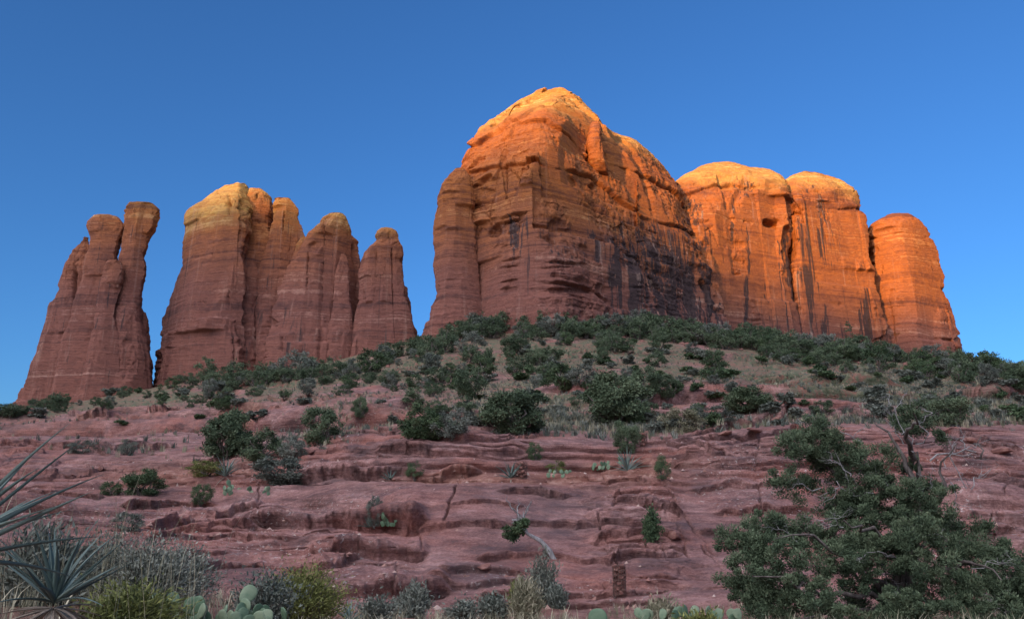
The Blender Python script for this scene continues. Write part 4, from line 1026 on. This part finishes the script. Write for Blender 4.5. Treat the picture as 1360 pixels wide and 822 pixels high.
# foliage: (px, py, radius px, depth offset, weight)
blobs = [(1200, 705, 30, -.5, 1), (1222, 745, 32, -.6, 1), (1192, 722, 26, -.5, .8), (1232, 665, 22, -.2, .6), (1180, 805, 36, -.8, 1.1), (1215, 832, 36, -.8, 1), (1262, 835, 36, -.7, 1), (1120, 832, 36, -.7, 1), (1310, 835, 36, -.6, 1), (1225, 700, 24, -.45, .7), (1205, 650, 20, -.25, .5), (1000, 800, 26, -.3, .7), (1160, 625, 22, .1, .6), (1215, 545, 14, 0, .3), (985, 715, 30, 0, 1), (1000, 745, 34, -.3, 1.2), (1022, 700, 30, .2, 1), (1035, 735, 36, -.4, 1.3), (1010, 780, 36, -.2, 1.2), (980, 775, 24, .1, .7), (1050, 775, 38, -.5, 1.3), (1062, 712, 28, .2, .8),
         (1085, 800, 40, -.6, 1.2), (1040, 810, 34, -.4, 1), (1105, 755, 36, -.2, 1.1), (1090, 715, 26, .3, .6), (1120, 700, 34, 0, 1.1), (1148, 690, 36, -.1, 1.2), (1120, 665, 30, .2, 1), (1150, 650, 32, 0, 1),
         (1108, 630, 30, .2, 1), (1085, 600, 28, .1, .9), (1055, 598, 24, 0, .7), (1070, 570, 24, .2, .7), (1098, 580, 26, .1, .8), (1130, 605, 26, .1, .8), (1040, 640, 22, .1, .45), (1068, 645, 24, .3, .5),
         (1165, 715, 34, -.3, 1.1), (1140, 740, 36, -.4, 1.1), (1180, 680, 28, .1, .9), (1190, 655, 24, .2, .7), (1195, 560, 20, .1, .4), (1218, 566, 18, .2, .35), (1180, 600, 18, .2, .3), (1210, 620, 18, .3, .3),
         (1245, 648, 22, .2, .5), (1240, 690, 26, .2, .5), (1255, 720, 30, .1, .9), (1275, 745, 34, -.1, 1.1), (1300, 730, 32, .1, 1), (1320, 765, 36, -.2, 1.2), (1345, 785, 34, 0, 1.1), (1290, 790, 36, -.4, 1.2),
         (1325, 812, 34, -.4, 1.1), (1255, 775, 34, -.3, 1), (1230, 800, 34, -.5, 1), (1190, 765, 30, .4, .7), (1150, 790, 36, .3, .8), (1365, 815, 34, -.1, 1), (1355, 750, 24, .3, .7), (1245, 580, 14, .3, .2), (1270, 700, 22, .4, .5), (1330, 735, 22, .2, .6), (1310, 700, 14, .3, .3)]
Vs, Fs, Ts, nv = [], [], [], 0
for px, py, r, yo, wt in blobs:
    c0 = jp(px, py, yo); rm = r / FPX * 9.7
    for q in range(max(4, int(23 * wt))):                                        # tufts
        dd = rng.normal(size=3); dd /= np.linalg.norm(dd)
        tc = c0 + dd * rm * rng.uniform(.25, 1.08) * np.array([1, 1.2, .85])
        m = 250; tr = rng.uniform(.05, .125)
        e = rng.normal(size=(m, 3)); e /= np.linalg.norm(e, axis=1)[:, None]
        C = tc + e * tr * (rng.rand(m, 1) ** .6) * np.array([1, 1, .85])
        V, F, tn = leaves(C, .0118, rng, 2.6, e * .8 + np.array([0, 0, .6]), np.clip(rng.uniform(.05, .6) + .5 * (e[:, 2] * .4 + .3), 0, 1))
        Vs.append(V); Fs.append(F + nv); Ts.append(tn); nv += len(V)
obj('crown', mesh_np('crown', np.concatenate(Vs), np.concatenate(Fs), False, {'tone': np.concatenate(Ts)}), M_JUN, tJ)
# bare branches standing out of the crown
dead = [((1213, 600), (-.35, 0, 1), 62, .011), ((1216, 590), (.5, -.1, .8), 60, .011), ((1235, 612), (1, 0, .18), 78, .014), ((1262, 600), (.3, 0, -1), 62, .010), ((1200, 590), (-.2, 0, 1), 55, .009), ((1150, 600), (-1, 0, .75), 60, .009),
        ((1160, 655), (-1, 0, .35), 60, .010), ((1180, 660), (-.55, -.1, 1), 70, .010), ((1290, 650), (.8, 0, .7), 52, .009), ((1262, 640), (.25, 0, -1), 46, .009), ((1190, 740), (-1, -.5, .15), 60, .010), ((1205, 725), (.8, -.4, .3), 48, .009),
        ((1165, 745), (.1, -.5, -1), 50, .010), ((1210, 745), (.1, -.6, -.8), 46, .010), ((1290, 755), (1, -.4, .5), 40, .008), ((1085, 780), (-1, -.4, -.1), 44, .008), ((1060, 720), (-.8, -.3, .5), 40, .007), ((1130, 632), (-.6, -.2, .9), 44, .008),
        ((1090, 648), (-1, -.1, .1), 48, .009), ((1120, 700), (-.4, -.5, .4), 40, .008), ((1310, 790), (.3, -.6, -.5), 36, .007), ((1225, 700), (.5, -.2, 1), 60, .010), ((1075, 580), (-.5, -.2, .7), 36, .007), ((1256, 620), (.6, 0, 1), 44, .008)]
for (p, d, L, r) in dead:
    T = Tubes(); p0 = jp(*p, rng.uniform(-.5, .1) if d[1] < -.3 else rng.uniform(-.2, .3))
    twigs(T, p0, np.array(d, float), L / FPX * 9.7 * .8, r * .8, rng, 3, 6, .75)
    obj('dead_branch', T.mesh('dead_branch'), M_DEAD, tJ)

# ---------------------------------------------------------------- foreground plants
def blade(L, w, rng, droop=.25, n=12):
    """one thick pointed leaf along +x, channelled, bending down"""
    t = np.linspace(0, 1, n)
    wd = w * np.clip(np.minimum(1, .55 + 1.6 * t) * (1 - t ** 2.2), .02, 1)
    x = L * t; z = -droop * L * t ** 2
    ring = np.array([[-.5, .16], [-.25, -.02], [0, -.12], [.25, -.02], [.5, .16], [.2, -.16], [0, -.26], [-.2, -.16]])
    V = np.stack([np.broadcast_to(x[:, None], (n, 8)), ring[None, :, 0] * wd[:, None], ring[None, :, 1] * wd[:, None] + z[:, None]], -1)
    return V.reshape(-1, 3), grid_faces(n, 8, True)
def rot_z(V, a): 
    c, s = math.cos(a), math.sin(a); return V @ np.array([[c, s, 0], [-s, c, 0], [0, 0, 1]])
def rot_y(V, a):
    c, s = math.cos(a), math.sin(a); return V @ np.array([[c, 0, s], [0, 1, 0], [-s, 0, c]])
def rosette(nleaf, L, w, rng, e0=.15, e1=1.35, droop=.2):
    Vs, Fs, Ts, n = [], [], [], 0
    for k in range(nleaf):
        V, F = blade(L * rng.uniform(.7, 1.1), w * rng.uniform(.8, 1.15), rng, droop * rng.uniform(-.2, 1.6))
        V = rot_z(rot_y(V, rng.uniform(e0, e1)), k * 2.39996 + rng.uniform(-.2, .2))
        Vs.append(V); Fs.append(F + n); Ts.append(np.full(len(V), rng.rand())); n += len(V)
    return mesh_np('leaves', np.concatenate(Vs), np.concatenate(Fs), True, {'tone': np.concatenate(Ts)})
def yucca(loc, nleaf, L, w, label, seed, dry=10, e0=.2, e1=1.4, rz=0.0, mat=None):
    rng = np.random.RandomState(seed)
    root = empty('yucca', loc, label, 'yucca', None, rz)
    obj('leaves', rosette(nleaf, L, w, rng, e0, e1), mat or M_AGAVE, root)
    if dry:
        Vs, Fs, n = [], [], 0
        for k in range(dry):
            V, F = blade(L * rng.uniform(.5, .9), w * .7, rng, rng.uniform(.1, .6))
            V = rot_z(rot_y(V, rng.uniform(-.5, .12)), rng.uniform(0, 6.28)) + np.array([0, 0, -.02])
            Vs.append(V); Fs.append(F + n); n += len(V)
        V = np.concatenate(Vs); obj('dead_leaves', mesh_np('dead_leaves', V, np.concatenate(Fs), True, {'tone': rng.rand(len(V))}), M_DRY, root)
    return root
a1 = at(72, 800, 3.3); yucca(a1, 30, .33, .027, 'blue-green yucca with dead curled leaves in the near left corner', 31, 26, .25, 1.45)
a2 = at(-95, 752, 2.5); yucca(a2, 44, .52, .034, 'yucca cut off by the left edge with long stiff blades pointing right', 32, 8, .05, 1.1)
def near_y(px, py): return ground_at(px, py)
def at_y(px, Yw): return ground_y(px, Yw)
yucca(at_y(464, 10.2) + [0, 0, .03], 34, .30, .026, 'small spiky yucca rosette at the bottom edge right of the rounded yellow-green bush', 33, 6, .2, 1.45)
yucca(place(492, 700), 22, .40, .05, 'small pale agave rosette at the foot of the grey-green shrub on the ledge', 34, 0, .2, 1.2)
yucca(place(833, 624), 30, .95, .07, 'spiky yucca clump on the bench below the small lip juniper', 35, 6, .2, 1.45)
yucca(place(520, 636), 24, .55, .06, 'pale spiky yucca on the bench left of the round dark shrub', 36, 4, .2, 1.35)
yucca(place(678, 634), 26, .75, .06, 'pale spiky yucca left of the rock-filled basket on the bench', 37, 4, .2, 1.4)
yucca(place(300, 632), 26, 1.0, .07, 'yucca clump in the brush below the pointed left juniper', 38, 4, .2, 1.4)

def pad_mesh(seed):
    rng = np.random.RandomState(seed); nu, nv = 20, 13
    th = np.linspace(0, 2 * np.pi, nu, endpoint=False); ph = np.linspace(-np.pi / 2, np.pi / 2, nv)
    V = []
    for p in ph:
        r, zz = math.cos(p) ** .85, math.sin(p)
        V.append(np.stack([.39 * r * np.cos(th) * (1 + .18 * zz), np.sign(np.sin(th)) * np.abs(np.sin(th)) * .095 * r ** .8 + .02 * math.sin(zz * 2 + seed), np.full(nu, .5 + .5 * zz)], -1))
    return mesh_np('pad', np.stack(V), grid_faces(nv, nu, True), True)
PADS = [pad_mesh(k) for k in range(3)]
def prickly_pear(loc, size, npads, spread, label, seed, name='prickly_pear'):
    """pads standing on the ground and on one another"""
    rng = np.random.RandomState(seed)
    root = empty(name, loc, label, 'prickly pear')
    tips, lev = [], []
    for k in range(npads):
        s = size * rng.uniform(.75, 1.15)
        if k < max(1, int(npads * .45)) or not tips:
            b = np.array([rng.uniform(-.5, .5) * spread, rng.uniform(-.35, .35) * spread, -.03]); tilt = rng.uniform(-.55, .55); lv = 0
            b = b if npads > 1 else np.array([0, 0, -.02])
        else:
            q = min(rng.randint(len(tips), size=3), key=lambda i: lev[i]); b = tips[q] + rng.normal(size=3) * .02; tilt = rng.uniform(-.9, .9); lv = lev[q] + 1
            if lv > 2: q = 0; b = tips[0]; lv = 1
        yaw = rng.uniform(-1.0, 1.0)
        o = obj('pad', PADS[rng.randint(3)], M_PAD, root)
        o.location = [float(v) for v in b]; o.rotation_euler = (rng.uniform(-.25, .25), tilt, yaw); o.scale = (s, s, s)
        dx = math.sin(tilt) * s * .92
        tips.append(b + np.array([dx * math.cos(yaw), dx * math.sin(yaw), math.cos(tilt) * s * .92])); lev.append(lv)
    return root
prickly_pear(at_y(262, 4.9), .105, 34, .62, 'big grey-green prickly pear patch in the scrub at the near left', 41)
prickly_pear(at_y(318, 5.0), .10, 30, .5, 'prickly pear patch between the big patch and the rounded yellow-green bush', 42)
prickly_pear(at_y(918, 7.0) + [0, 0, .02], .11, 38, .75, 'bright prickly pear patch at the bottom edge left of the big juniper', 43)
prickly_pear(at_y(797, 6.2) + [0, 0, .05], .17, 1, .1, 'single round prickly pear pad at the bottom edge', 44)
prickly_pear(place(516, 700), .15, 22, .7, 'small prickly pear with pale fruit-bright pads on the middle ledge', 45)
prickly_pear(place(742, 632), .17, 16, .9, 'prickly pear at the right end of the bench by the yellow-green shrub', 46)
prickly_pear(place(806, 622), .19, 22, 1.3, 'prickly pear left of the spiky yucca clump on the bench', 47)
prickly_pear(place(335, 656), .22, 22, 1.8, 'pale prickly pear under the wide grey-green shrub', 48)

def twiggy(px, Yw, wpx, hpx, label, mat, seed, n=5200, leaf=.016, name='shrub', cat='shrub', needles=2.6, stems=26):
    """a near shrub of many fine upright stems"""
    rng = np.random.RandomState(seed); p = at_y(px, Yw); k = Yw / FPX * 1.0; w, h = wpx * k, hpx * k
    root = empty(name, p, label, cat)
    T = Tubes(); Cs, Ds, Tn = [], [], []
    for q in range(stems):
        a = rng.uniform(0, 6.28); e = rng.rand() ** .75
        tip = np.array([math.cos(a) * w * .5 * e, math.sin(a) * w * .42 * e, h * (1 - .4 * e ** 2) * rng.uniform(.45, 1.12)])
        b = crooked((rng.uniform(-.06, .06) * w, rng.uniform(-.06, .06) * w, -.05), tip, rng, 7, .10, .06)
        T.add(b, (.006, .0018), 4)
        m = n // stems; t = rng.uniform(.25, 1.0, m); i = t * 6; i0 = np.clip(i.astype(int), 0, 5); f = (i - i0)[:, None]
        Cs.append(b[i0] * (1 - f) + b[i0 + 1] * f + rng.normal(size=(m, 3)) * .055 * min(1, w / .5)); dd = tip / np.linalg.norm(tip); Ds.append(np.broadcast_to(dd, (m, 3)) + rng.normal(size=(m, 3)) * .35)
        Tn.append(np.full(m, rng.uniform(.15, .85)))
    V, F, tn = leaves(np.concatenate(Cs), leaf, rng, needles, np.concatenate(Ds) * 1.4, np.concatenate(Tn))
    V[:, 2] = np.maximum(V[:, 2], -.06)
    obj('foliage', mesh_np('foliage', V, F, False, {'tone': tn}), mat, root); obj('stems', T.mesh('stems'), M_BARK, root)
    return root
twiggy(398, 7.2, 112, 62, 'rounded bright yellow-green bush at the bottom edge', M_OLIVE, 51, 20000, .0085, needles=4, stems=120)
twiggy(168, 4.4, 120, 40, 'yellow-green feathery bush at the bottom edge right of the yucca', M_OLIVE, 52, 14000, .0075, needles=5, stems=70)
twiggy(190, 5.2, 130, 68, 'silvery grey twiggy shrub behind the feathery yellow-green bush', M_GREY, 53, 12000, .009, stems=60)
twiggy(128, 6.0, 120, 74, 'grey-green shrub behind the near yucca', M_SAGE, 54, 11000, .010, stems=60)
twiggy(228, 6.4, 110, 64, 'grey twiggy shrub behind the big prickly pear patch', M_SAGE, 55, 11000, .010, stems=60)
twiggy(45, 5.0, 130, 90, 'green wispy shrub behind the cut-off yucca at the left edge', M_SAGE, 56, 8000, .013, needles=3.5, stems=60)
twiggy(350, 6.0, 90, 52, 'grey-green low brush in front of the second prickly pear patch', M_SAGE, 57, 5000, .012, stems=40)
twiggy(500, 11.0, 60, 22, 'low grey-green brush at the bottom edge right of the small rosette', M_SAGE, 58, 3500, .018, stems=30)
twiggy(550, 12.0, 50, 38, 'upright grassy shrub at the bottom edge left of centre', M_SAGE, 59, 4500, .020, needles=3.5, stems=40)
twiggy(618, 12.4, 66, 20, 'low olive brush at the bottom edge near the middle', M_SAGE, 60, 3500, .020, stems=30)
twiggy(655, 13.0, 50, 26, 'grey-green low shrub left of the pale grass clump', M_SAGE, 61, 4000, .022, stems=34)
twiggy(697, 12.6, 46, 44, 'pale straw grass clump at the bottom edge below the dead grey shrub', M_STRAW, 62, 5000, .014, name='grass_clump', cat='grass clump', needles=7, stems=60)
twiggy(691, 15.4, 30, 38, 'small yellow-green round shrub left of the dead grey shrub', M_OLIVE, 63, 5000, .022, needles=3, stems=60)
twiggy(721, 15.6, 46, 66, 'dead grey twiggy shrub on the slab below the leaning snag', M_GREY, 64, 5000, .020, needles=3.5, stems=70)
twiggy(742, 15.2, 30, 30, 'grey-green shrub at the right foot of the dead grey shrub', M_SAGE, 65, 3500, .022, stems=30)
twiggy(880, 8.5, 50, 34, 'yellow-green tuft behind the bright prickly pear patch', M_STRAW, 66, 3500, .013, needles=5, stems=40)
twiggy(930, 6.4, 60, 30, 'yellow-green low brush in front of the bright prickly pear patch', M_OLIVE, 67, 4000, .012, needles=4, stems=40)
twiggy(866, 21.0, 26, 40, 'bright green small bush growing from the layered plates', M_OAK, 68, 4500, .035, needles=1.6, stems=26)
twiggy(1345, 12.0, 60, 40, 'grey-green shrub behind the right skirt of the big juniper', M_SAGE, 69, 4000, .018, stems=34)

# leaning weathered snag with one living tuft
p = place(737, 738); k = p[1] / FPX
T = Tubes(); rng = np.random.RandomState(8)
B = np.array([[0, 0, -.1], [-.10, 0, .12], [-.28, 0, .32], [-.52, -.02, .44], [-.62, -.02, .62], [-.60, 0, .86]]) * (k * 40 / .6)
T.add(B, (.075, .065, .052, .04, .026, .010), 8)
twigs(T, B[3], np.array([-.8, 0, .7]), .5, .035, rng, 2, 5, .7); twigs(T, B[4], np.array([-.6, 0, 1.]), .45, .028, rng, 2, 5, .6); twigs(T, B[4], np.array([.4, 0, 1.]), .35, .022, rng, 2, 5, .6)
ts = empty('leaning_juniper', p, 'small leaning juniper with a bleached bent trunk and one tuft of green on the slab', 'juniper')
obj('trunk', T.mesh('trunk'), M_DEAD, ts)
c0 = B[3] + np.array([-.28, -.05, .08])
C, tone, d = cloud([(c0[0] + rng.uniform(-.24, .24), c0[1] + rng.uniform(-.2, .2), c0[2] + rng.uniform(-.22, .2), rng.uniform(.08, .16)) for _ in range(14)], 2600, rng, .3)
V, F, tn = leaves(C, .035, rng, 1.8, d * .5 + np.array([0, 0, .3]), tone)
obj('crown', mesh_np('crown', V, F, False, {'tone': tn}), M_OAK, ts)

# trail cairns: wire baskets filled with red stones
def stone_mesh(seed, flat=.7):
    rng = np.random.RandomState(seed); nu, nv = 12, 8
    th = np.linspace(0, 2 * np.pi, nu, endpoint=False); ph = np.linspace(-np.pi / 2, np.pi / 2, nv)
    d = np.stack([np.stack([np.cos(p) * np.cos(th), np.cos(p) * np.sin(th), np.full(nu, np.sin(p))], -1) for p in ph])
    n = np.array([rng.normal(size=3) for _ in range(9)]); n /= np.linalg.norm(n, axis=1)[:, None]; dist = rng.uniform(.55, .9, 9)
    r = np.min(np.where(d @ n.T > .05, dist / np.maximum(d @ n.T, .05), 9), -1); r = np.minimum(r, 1.05)
    return mesh_np('stone', d * r[..., None] * np.array([1, .9, flat]), grid_faces(nv, nu, True), False)
STONES = [stone_mesh(k) for k in range(5)]
def cairn(px, py, wpx, hpx, label, seed, nst=40):
    rng = np.random.RandomState(seed); p = place(px, py); w, h = px_size(p, wpx), px_size(p, hpx); r = w / 2
    root = empty('cairn', p, label, 'cairn')
    T = Tubes()
    for a in np.linspace(0, 2 * np.pi, 14, endpoint=False): T.add([(r * math.cos(a), r * math.sin(a), 0), (r * math.cos(a), r * math.sin(a), h)], (.006, .006), 4)
    th = np.linspace(0, 2 * np.pi, 25)
    for z in np.linspace(.02, h, 7): T.add(np.stack([r * np.cos(th), r * np.sin(th), np.full(25, z)], -1), (.006, .006), 4)
    for k in range(nst):
        z = h * (k + .5) / nst; a = k * 2.4; rr = r * .62 if k % 4 else 0
        o = obj('stone', STONES[k % 5], M_BOULDER, root); s = r * rng.uniform(.42, .58)
        o.location = (rr * math.cos(a), rr * math.sin(a), z * .96 + .02); o.rotation_euler = (rng.uniform(-.4, .4), rng.uniform(-.4, .4), rng.uniform(0, 6)); o.scale = (s, s, s)
    obj('wire_basket', T.mesh('wire_basket'), M_WIRE, root)
cairn(822, 790, 17, 38, 'tall wire basket of red stones on the slab near the bottom edge', 71)
cairn(692, 634, 15, 21, 'wire basket of red stones on the bench in the middle', 72, 24)
cairn(855, 592, 10, 17, 'small far wire basket of red stones beside the lip juniper', 73, 16)

# fallen boulders one can tell apart
bl = [(412, 604, 26, 12, 'reddish boulder at the left end of the long rock mound'), (392, 606, 16, 9, 'smaller red boulder left of the mound-end boulder'), (868, 703, 26, 15, 'orange-red angular block under the small bright bush on the plates'),
      (893, 712, 30, 14, 'orange-red block right of the bright bush on the plates'), (1300, 700, 44, 18, 'red boulder on the right ledge behind the big juniper'), (136, 622, 12, 9, 'small dark red rock alone on the left slickrock'),
      (645, 752, 22, 9, 'reddish flat block left of the dead grey shrub'), (655, 796, 40, 12, 'pale red flat slab at the foot of the yellow-green shrub'), (870, 690, 20, 8, 'small block above the bright bush on the plates'), (1330, 600, 30, 14, 'dark red boulder by the right edge above the ledges'),
      (1290, 586, 26, 10, 'low red boulder beneath the bare dead trunk at right'), (1000, 573, 30, 9, 'red block in the broken band right of the straw-coloured brush'), (960, 578, 24, 8, 'lower red block in the broken band'), (1030, 562, 22, 8, 'upper red block at the right end of the broken band')]
for k, (px, py, w, h, lab) in enumerate(bl):
    p = place(px, py); s = px_size(p, w) / 2
    o = obj('boulder', STONES[k % 5], None); o.location = [float(p[0]), float(p[1]), float(p[2]) + s * .2]; o.rotation_euler = (rng.uniform(-.2, .2), rng.uniform(-.2, .2), rng.uniform(0, 6)); o.scale = (s, s * .8, s * 1.3 * h / w)
    tag(o, lab, 'boulder')

for k in range(60):
    px = rng.uniform(10, 1290); u = np.interp(px, belt_px, belt_up); p = place(px, u + rng.uniform(-2, 12)); s = rng.uniform(.5, 1.0) * (2.2 if k % 9 == 0 else 1.2)
    o = obj('boulder', STONES[k % 5], None); o.location = [float(p[0]), float(p[1]), float(p[2]) + s * .1]; o.rotation_euler = (rng.uniform(-.4, .4), rng.uniform(-.4, .4), rng.uniform(0, 6)); o.scale = (s * 1.3, s, s)
    z_ = 'left of the tallest butte' if px < 560 else 'under the tallest butte' if px < 940 else 'under the sunlit orange buttes'
    tag(o, 'fallen red block among the trees at the cliff foot ' + z_, 'boulder', 'fallen blocks at the cliff foot ' + z_)

# ---------------------------------------------------------------- what nobody could count: loose stones, dry grass, tall stalks
def scatter(n, rows, cols, wfun, rng):
    R0 = np.searchsorted(YG[:, 600], rows[0]); R1 = np.searchsorted(YG[:, 600], rows[1])
    r = rng.randint(R0, R1, n * 4); c = rng.randint(cols[0], cols[1], n * 4)
    keep = rng.rand(n * 4) < wfun(r, c); r, c = r[keep][:n], c[keep][:n]
    return GP[r, c], r, c
c_lo, c_hi = int(np.argmin(abs(gpx + 60))), int(np.argmin(abs(gpx - 1420)))
rng = np.random.RandomState(91)
P1, _, _ = scatter(3600, (13, 60), (c_lo, c_hi), lambda r, c: np.clip(.06 + .9 * soil[r, c] + .35 * lich[r, c], 0, 1) * (1 - .6 * smooth_slab[r, c]), rng)
base = np.array([[1, 0, 0], [0, 1, 0], [-1, 0, 0], [0, -1, 0], [.1, .1, .8], [0, 0, -.6]], float); fb = np.array([[0, 1, 4], [1, 2, 4], [2, 3, 4], [3, 0, 4], [1, 0, 5], [2, 1, 5], [3, 2, 5], [0, 3, 5]])
sc = (.018 + .07 * rng.rand(len(P1)) ** 4)
V = P1[:, None] + (base[None] * (1 + .45 * rng.normal(size=(len(P1), 6, 3)))) * sc[:, None, None]
st = obj('loose_stones', mesh_np('loose_stones', V, (fb[None] + 6 * np.arange(len(P1))[:, None, None]).reshape(-1, 3), False, {'tone': np.repeat(rng.rand(len(P1)), 6)}), leaf_mat('pale_stone', (.20, .09, .07), (.30, .17, .13), (.50, .40, .33)))
tag(st, 'loose pale and red stones lying on benches and ledges', kind='stuff')
def tufts(name, n, rows, wfun, hmin, hmax, blades, mat, label, wid, rng, lean=.5, cols=None):
    P, r, c = scatter(n, rows, cols or (c_lo, c_hi), wfun, rng); m = len(P)
    h = rng.uniform(hmin, hmax, m)[:, None, None] * (1 + .3 * rng.normal(size=(m, blades, 1)))
    a = rng.uniform(0, 6.28, (m, blades)); off = rng.normal(size=(m, blades, 3)) * np.array([1, 1, 0]) * (h * .18)
    d = np.stack([np.cos(a), np.sin(a), np.zeros_like(a)], -1)
    b = P[:, None] + off; sd = np.stack([-np.sin(a), np.cos(a), np.zeros_like(a)], -1) * wid * h
    le = lean * rng.rand(m, blades, 1)
    mid = b + d * h * le * .4 + np.array([0, 0, .6]) * h; tip = b + d * h * le + np.array([0, 0, 1.]) * h
    V = np.stack([b - sd, b + sd, mid + sd * .7, mid - sd * .7, tip, tip], 2)[:, :, :5].reshape(-1, 3)
    i = np.arange(m * blades)[:, None] * 5
    F = np.concatenate([i + np.array([[0, 1, 2, 3]]), i + np.array([[3, 2, 4, 4]])]); F2 = i + np.array([[3, 2, 4]])
    F = np.concatenate([i + np.array([[0, 1, 2]]), i + np.array([[0, 2, 3]]), F2])
    o = obj(name, mesh_np(name, V, F, False, {'tone': np.repeat(np.clip(.5 + .5 * rng.normal(size=m), 0, 1), blades * 5)}), mat)
    return tag(o, label, kind='stuff')
tufts('dry_grass', 12000, (44, 210), lambda r, c: np.clip(veg[r, c] * 1.1, 0, 1), .12, .34, 16, M_STRAW, 'pale dry grass tufts over the open hillside', .035, rng)
tufts('low_brush', 9000, (40, 230), lambda r, c: np.clip(veg[r, c], 0, 1), .12, .36, 26, M_SAGE, 'grey-green low growth between the hillside bushes', .055, rng, 1.3)
tufts('tall_grass', 120, (4.2, 9), lambda r, c: sstep(330, 40, gpx[c]), .25, .62, 7, M_STRAW, 'thin tall grass stalks standing in the near left scrub', .0022, rng, .5, (c_lo, int(np.argmin(abs(gpx - 330)))))
tufts('ground_litter', 1500, (3.5, 14), lambda r, c: np.ones(len(r)) * .8, .04, .13, 14, M_STRAW, 'dry litter and short weeds along the near edge', .022, rng, 1.2)
